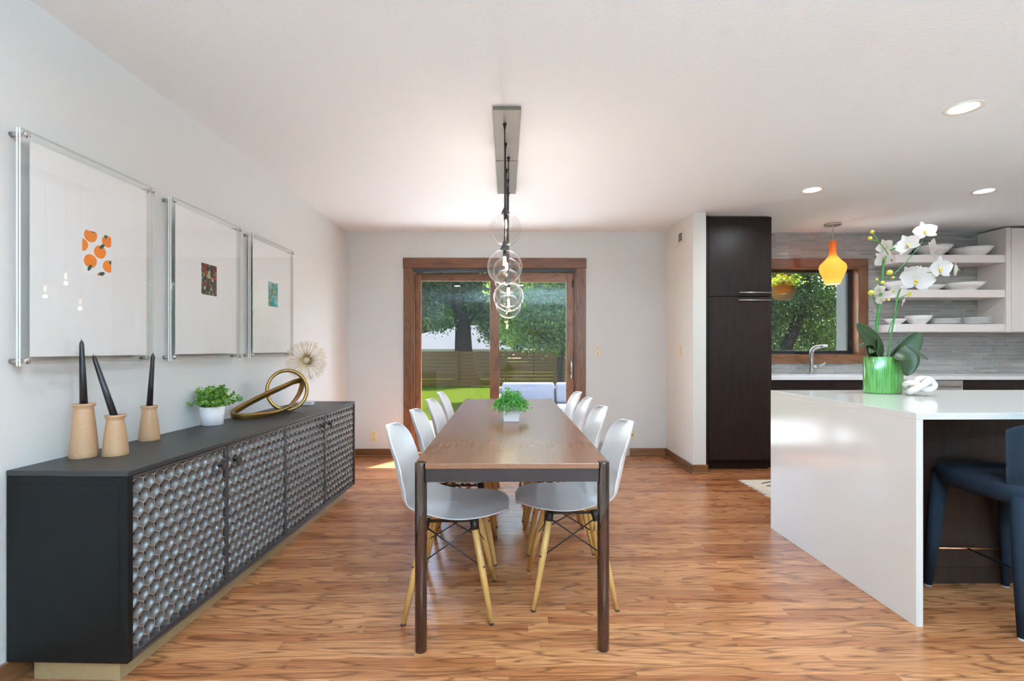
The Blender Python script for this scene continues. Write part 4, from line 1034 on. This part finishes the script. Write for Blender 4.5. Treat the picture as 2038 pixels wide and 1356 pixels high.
# neighbouring garage with a hipped roof
ga = empty('neighbour_garage', (-1.0, 25., -.8)); tag(ga, 'neighbouring garage with pale grey hipped roof beyond the fence', 'building')
MB().box(-5.5, 1.0, 0, 6, 0, 1.75).build('walls', 'stucco', ga)
e0, e1, d0, d1, ze, zr = -6.0, 1.4, -.5, 6.5, 1.95, 3.2
MB().add([(e0, d0, ze), (e1, d0, ze), (e1, d1, ze), (e0, d1, ze), (-2.0, 3, zr + .1), (-.6, 3, zr + .1)], [(0, 1, 5, 4), (1, 2, 5), (2, 3, 4, 5), (3, 0, 4), (0, 3, 2, 1)]).build('roof', 'roof', ga)
MB().box(e0, e1, d0 - .03, d0 + .02, ze - .2, ze + .01).build('fascia', 'fascia', ga)
hb = empty('neighbour_house', (6.6, 30, -.8)); tag(hb, 'distant house with pale roof behind the right hand trees', 'building')
MB().box(-5, 4, 0, 6, 0, 1.9).build('walls', 'stucco', hb)
MB().add([(-5.5, -.5, 1.9), (4.5, -.5, 1.9), (4.5, 6.5, 1.9), (-5.5, 6.5, 1.9), (-3, 3, 3.6), (2, 3, 3.6)], [(0, 1, 5, 4), (1, 2, 5), (2, 3, 4, 5), (3, 0, 4), (0, 3, 2, 1)]).build('roof', 'roof', hb)
# trees
def tree(loc, trunk, r0, blobs, n, size, mat, label, name='tree', branches=()):
    o = empty(name, loc); tag(o, label, 'tree')
    tk = catmull(trunk, 6); MB().tube(tk, [r0 * (1.25 if i < 2 else 1) * (1 - .55 * i / len(tk)) for i in range(len(tk))], 12).build('trunk', 'bark', o)
    for b in branches:
        bb = catmull(b[:-1], 5); MB().tube(bb, [b[-1] * (1 - .7 * i / len(bb)) for i in range(len(bb))], 8).build('branch', 'bark', o)
    vol = np.array([b[1][0] * b[1][1] * b[1][2] for b in blobs]) ** .8; pr = vol / vol.sum(); cen = []
    for (c_, r_), p in zip(blobs, pr):
        m = int(n * p); d = rng.normal(size=(m, 3)); d /= np.linalg.norm(d, axis=1)[:, None]
        rad = (.35 + .65 * rng.random(m) ** .5)[:, None]; q = np.array(c_) + d * rad * np.array(r_)
        q += .12 * rng.normal(size=(m, 3)); cen.append(q)
    leaves('foliage', np.concatenate(cen), size, mat, o)['kind'] = 'stuff'
tree((-1.7, 20.5, GZ), [(.1, 0, 0), (-.05, 0, 1.2), (-.1, 0, 2.4), (-.35, 0, 3.6), (-.6, .1, 5.2)], .42,
     [((-1.2, 0, 4.4), (2.0, 1.6, 1.2)), ((.9, .2, 3.9), (1.5, 1.3, 1.2)), ((-.3, .6, 6), (3, 2.2, 1.8)), ((1.4, .1, 2.3), (.9, .9, .8)), ((-.85, -1., 2.3), (.55, .4, .35)), ((-1.9, 0, 3.3), (1.3, 1., .7)), ((.3, .3, 3.0), (.8, .7, .6))], 40000, .07, 'treeleaf',
     'big dark trunked tree behind the fence, seen in the left door pane', branches=[[(-.1, 0, 2.2), (.5, 0, 3.0), (1.1, .1, 3.9), .2], [(-.3, 0, 3.2), (-1.0, 0, 3.7), (-1.8, .1, 4.3), .16]])
tree((1.45, 13.2, GZ), [(.05, 0, 0), (.0, 0, 1.0), (.12, 0, 1.8), (.0, 0, 3.2)], .10,
     [((-.5, 0, 3.0), (1.4, 1.2, 1.1)), ((-.75, 0, 2.0), (.9, .8, .7)), ((-.2, -.1, 1.85), (.8, .7, .6)), ((.9, .1, 2.4), (.7, .8, .9)), ((.3, .0, 1.55), (.55, .5, .35)), ((.6, .2, 3.6), (1.2, 1., .9)), ((-.9, .3, 2.9), (.8, .8, .8))], 44000, .042, 'treeleaf2',
     'leafy green tree in front of the fence, filling the right door pane', branches=[[(.05, 0, 1.2), (-.4, 0, 1.8), (-.8, 0, 2.4), .05], [(.1, 0, 1.5), (.5, 0, 2.0), (.9, .1, 2.6), .045]])
tree((-6.2, 37, GZ), [(0, 0, 0), (.1, 0, 2.5), (0, 0, 5)], .35, [((0, 0, 4.6), (4.2, 2.4, 4.4)), ((2.6, 0, 3.6), (3., 2, 3)), ((5., 0, 5.4), (4, 2, 4))], 34000, .2, 'treeleaf2', 'bright background tree above the garage roof, far left of the door')
tree((3.2, 45, GZ), [(0, 0, 0), (.1, 0, 2.5), (0, 0, 5)], .35, [((0, 0, 5.2), (5, 2.4, 5)), ((-4, 0, 5.), (4, 2, 4.5)), ((5, 0, 4.6), (5, 2, 4.4))], 40000, .24, 'treeleaf', 'dark background tree behind the distant house')
tree((5.5, 15.75, GZ), [(0, 0, 0), (.05, 0, 1.2), (0, 0, 2.6), (.1, 0, 4)], .16, [((0, 0, 2.4), (1.3, 1.2, 1.7)), ((.3, .2, 4.2), (1.7, 1.4, 1.5)), ((-.3, 0, .9), (.9, .9, .8))], 26000, .055, 'treeleaf2', 'leafy tree right of the patio, showing only as green in the picture glass')
tree((9.6, 24.5, GZ), [(0, 0, 0), (.05, 0, 2), (0, 0, 4)], .25, [((0, 0, 3), (3.0, 1.6, 2.8)), ((-3.2, .2, 2.8), (1.6, 1.4, 2.4))], 30000, .13, 'treeleaf', 'broad dark tree at the far right behind the fence')
# seen through the kitchen window
tree((7.6, 13.0, GZ), [(-.45, 0, 0), (-.25, 0, 1.2), (.15, 0, 2.2), (.4, 0, 3.4)], .20,
     [((-.6, 0, 2.8), (1.2, 1.2, .9)), ((.5, 0, 3.1), (1.5, 1.2, 1.0)), ((1.1, 0, 2.1), (1.0, 1, .8)), ((-1.0, .3, 1.7), (.8, .9, .8)), ((.4, .6, 1.5), (1., .7, .6)), ((-.2, -.2, 3.9), (1.6, 1.2, .8))], 34000, .042, 'treeleaf', 'leaning trunk tree seen through the kitchen window')
tree((12.5, 20.8, GZ), [(0, 0, 0), (0, 0, 2), (.2, 0, 4)], .14, [((0, 0, 2.6), (2.0, 1.4, 1.7)), ((-2.2, .3, 2.6), (1.5, 1.2, 1.6)), ((1.2, 0, 1.4), (1.4, 1, .8)), ((-1.5, 0, 1.1), (1.4, 1, .7))], 34000, .055, 'treeleaf', 'slender dark tree deeper in the kitchen window view')
pc = MB().box(-.09, .09, -.09, .09, GZ, HC + .03).build('porch_post', 'stucco', loc=(4.52, 6.5, 0), bevel=.01); tag(pc, 'pale square porch post at the right of the kitchen window', 'post')
hbk = empty('hanging_basket', (3.5, 6.22, -.06)); tag(hbk, 'hanging wicker basket of flowers outside the kitchen window', 'planter')
MB().lathe([(.05, 1.86), (.1, 1.88), (.15, 1.96), (.16, 2.03)], 20).build('basket', 'fence', hbk)
leaves('foliage', np.array([(rr.gauss(0, .09), rr.gauss(0, .09), 2.05 + abs(rr.gauss(0, .05))) for _ in range(700)]), .02, 'treeleaf2', hbk)['kind'] = 'stuff'
for k in range(3): MB().bar((.14 * math.cos(k * 2.1), .14 * math.sin(k * 2.1), 2.03), (0, 0, 2.575), .003, 5).build('chain', 'blackcord', hbk)
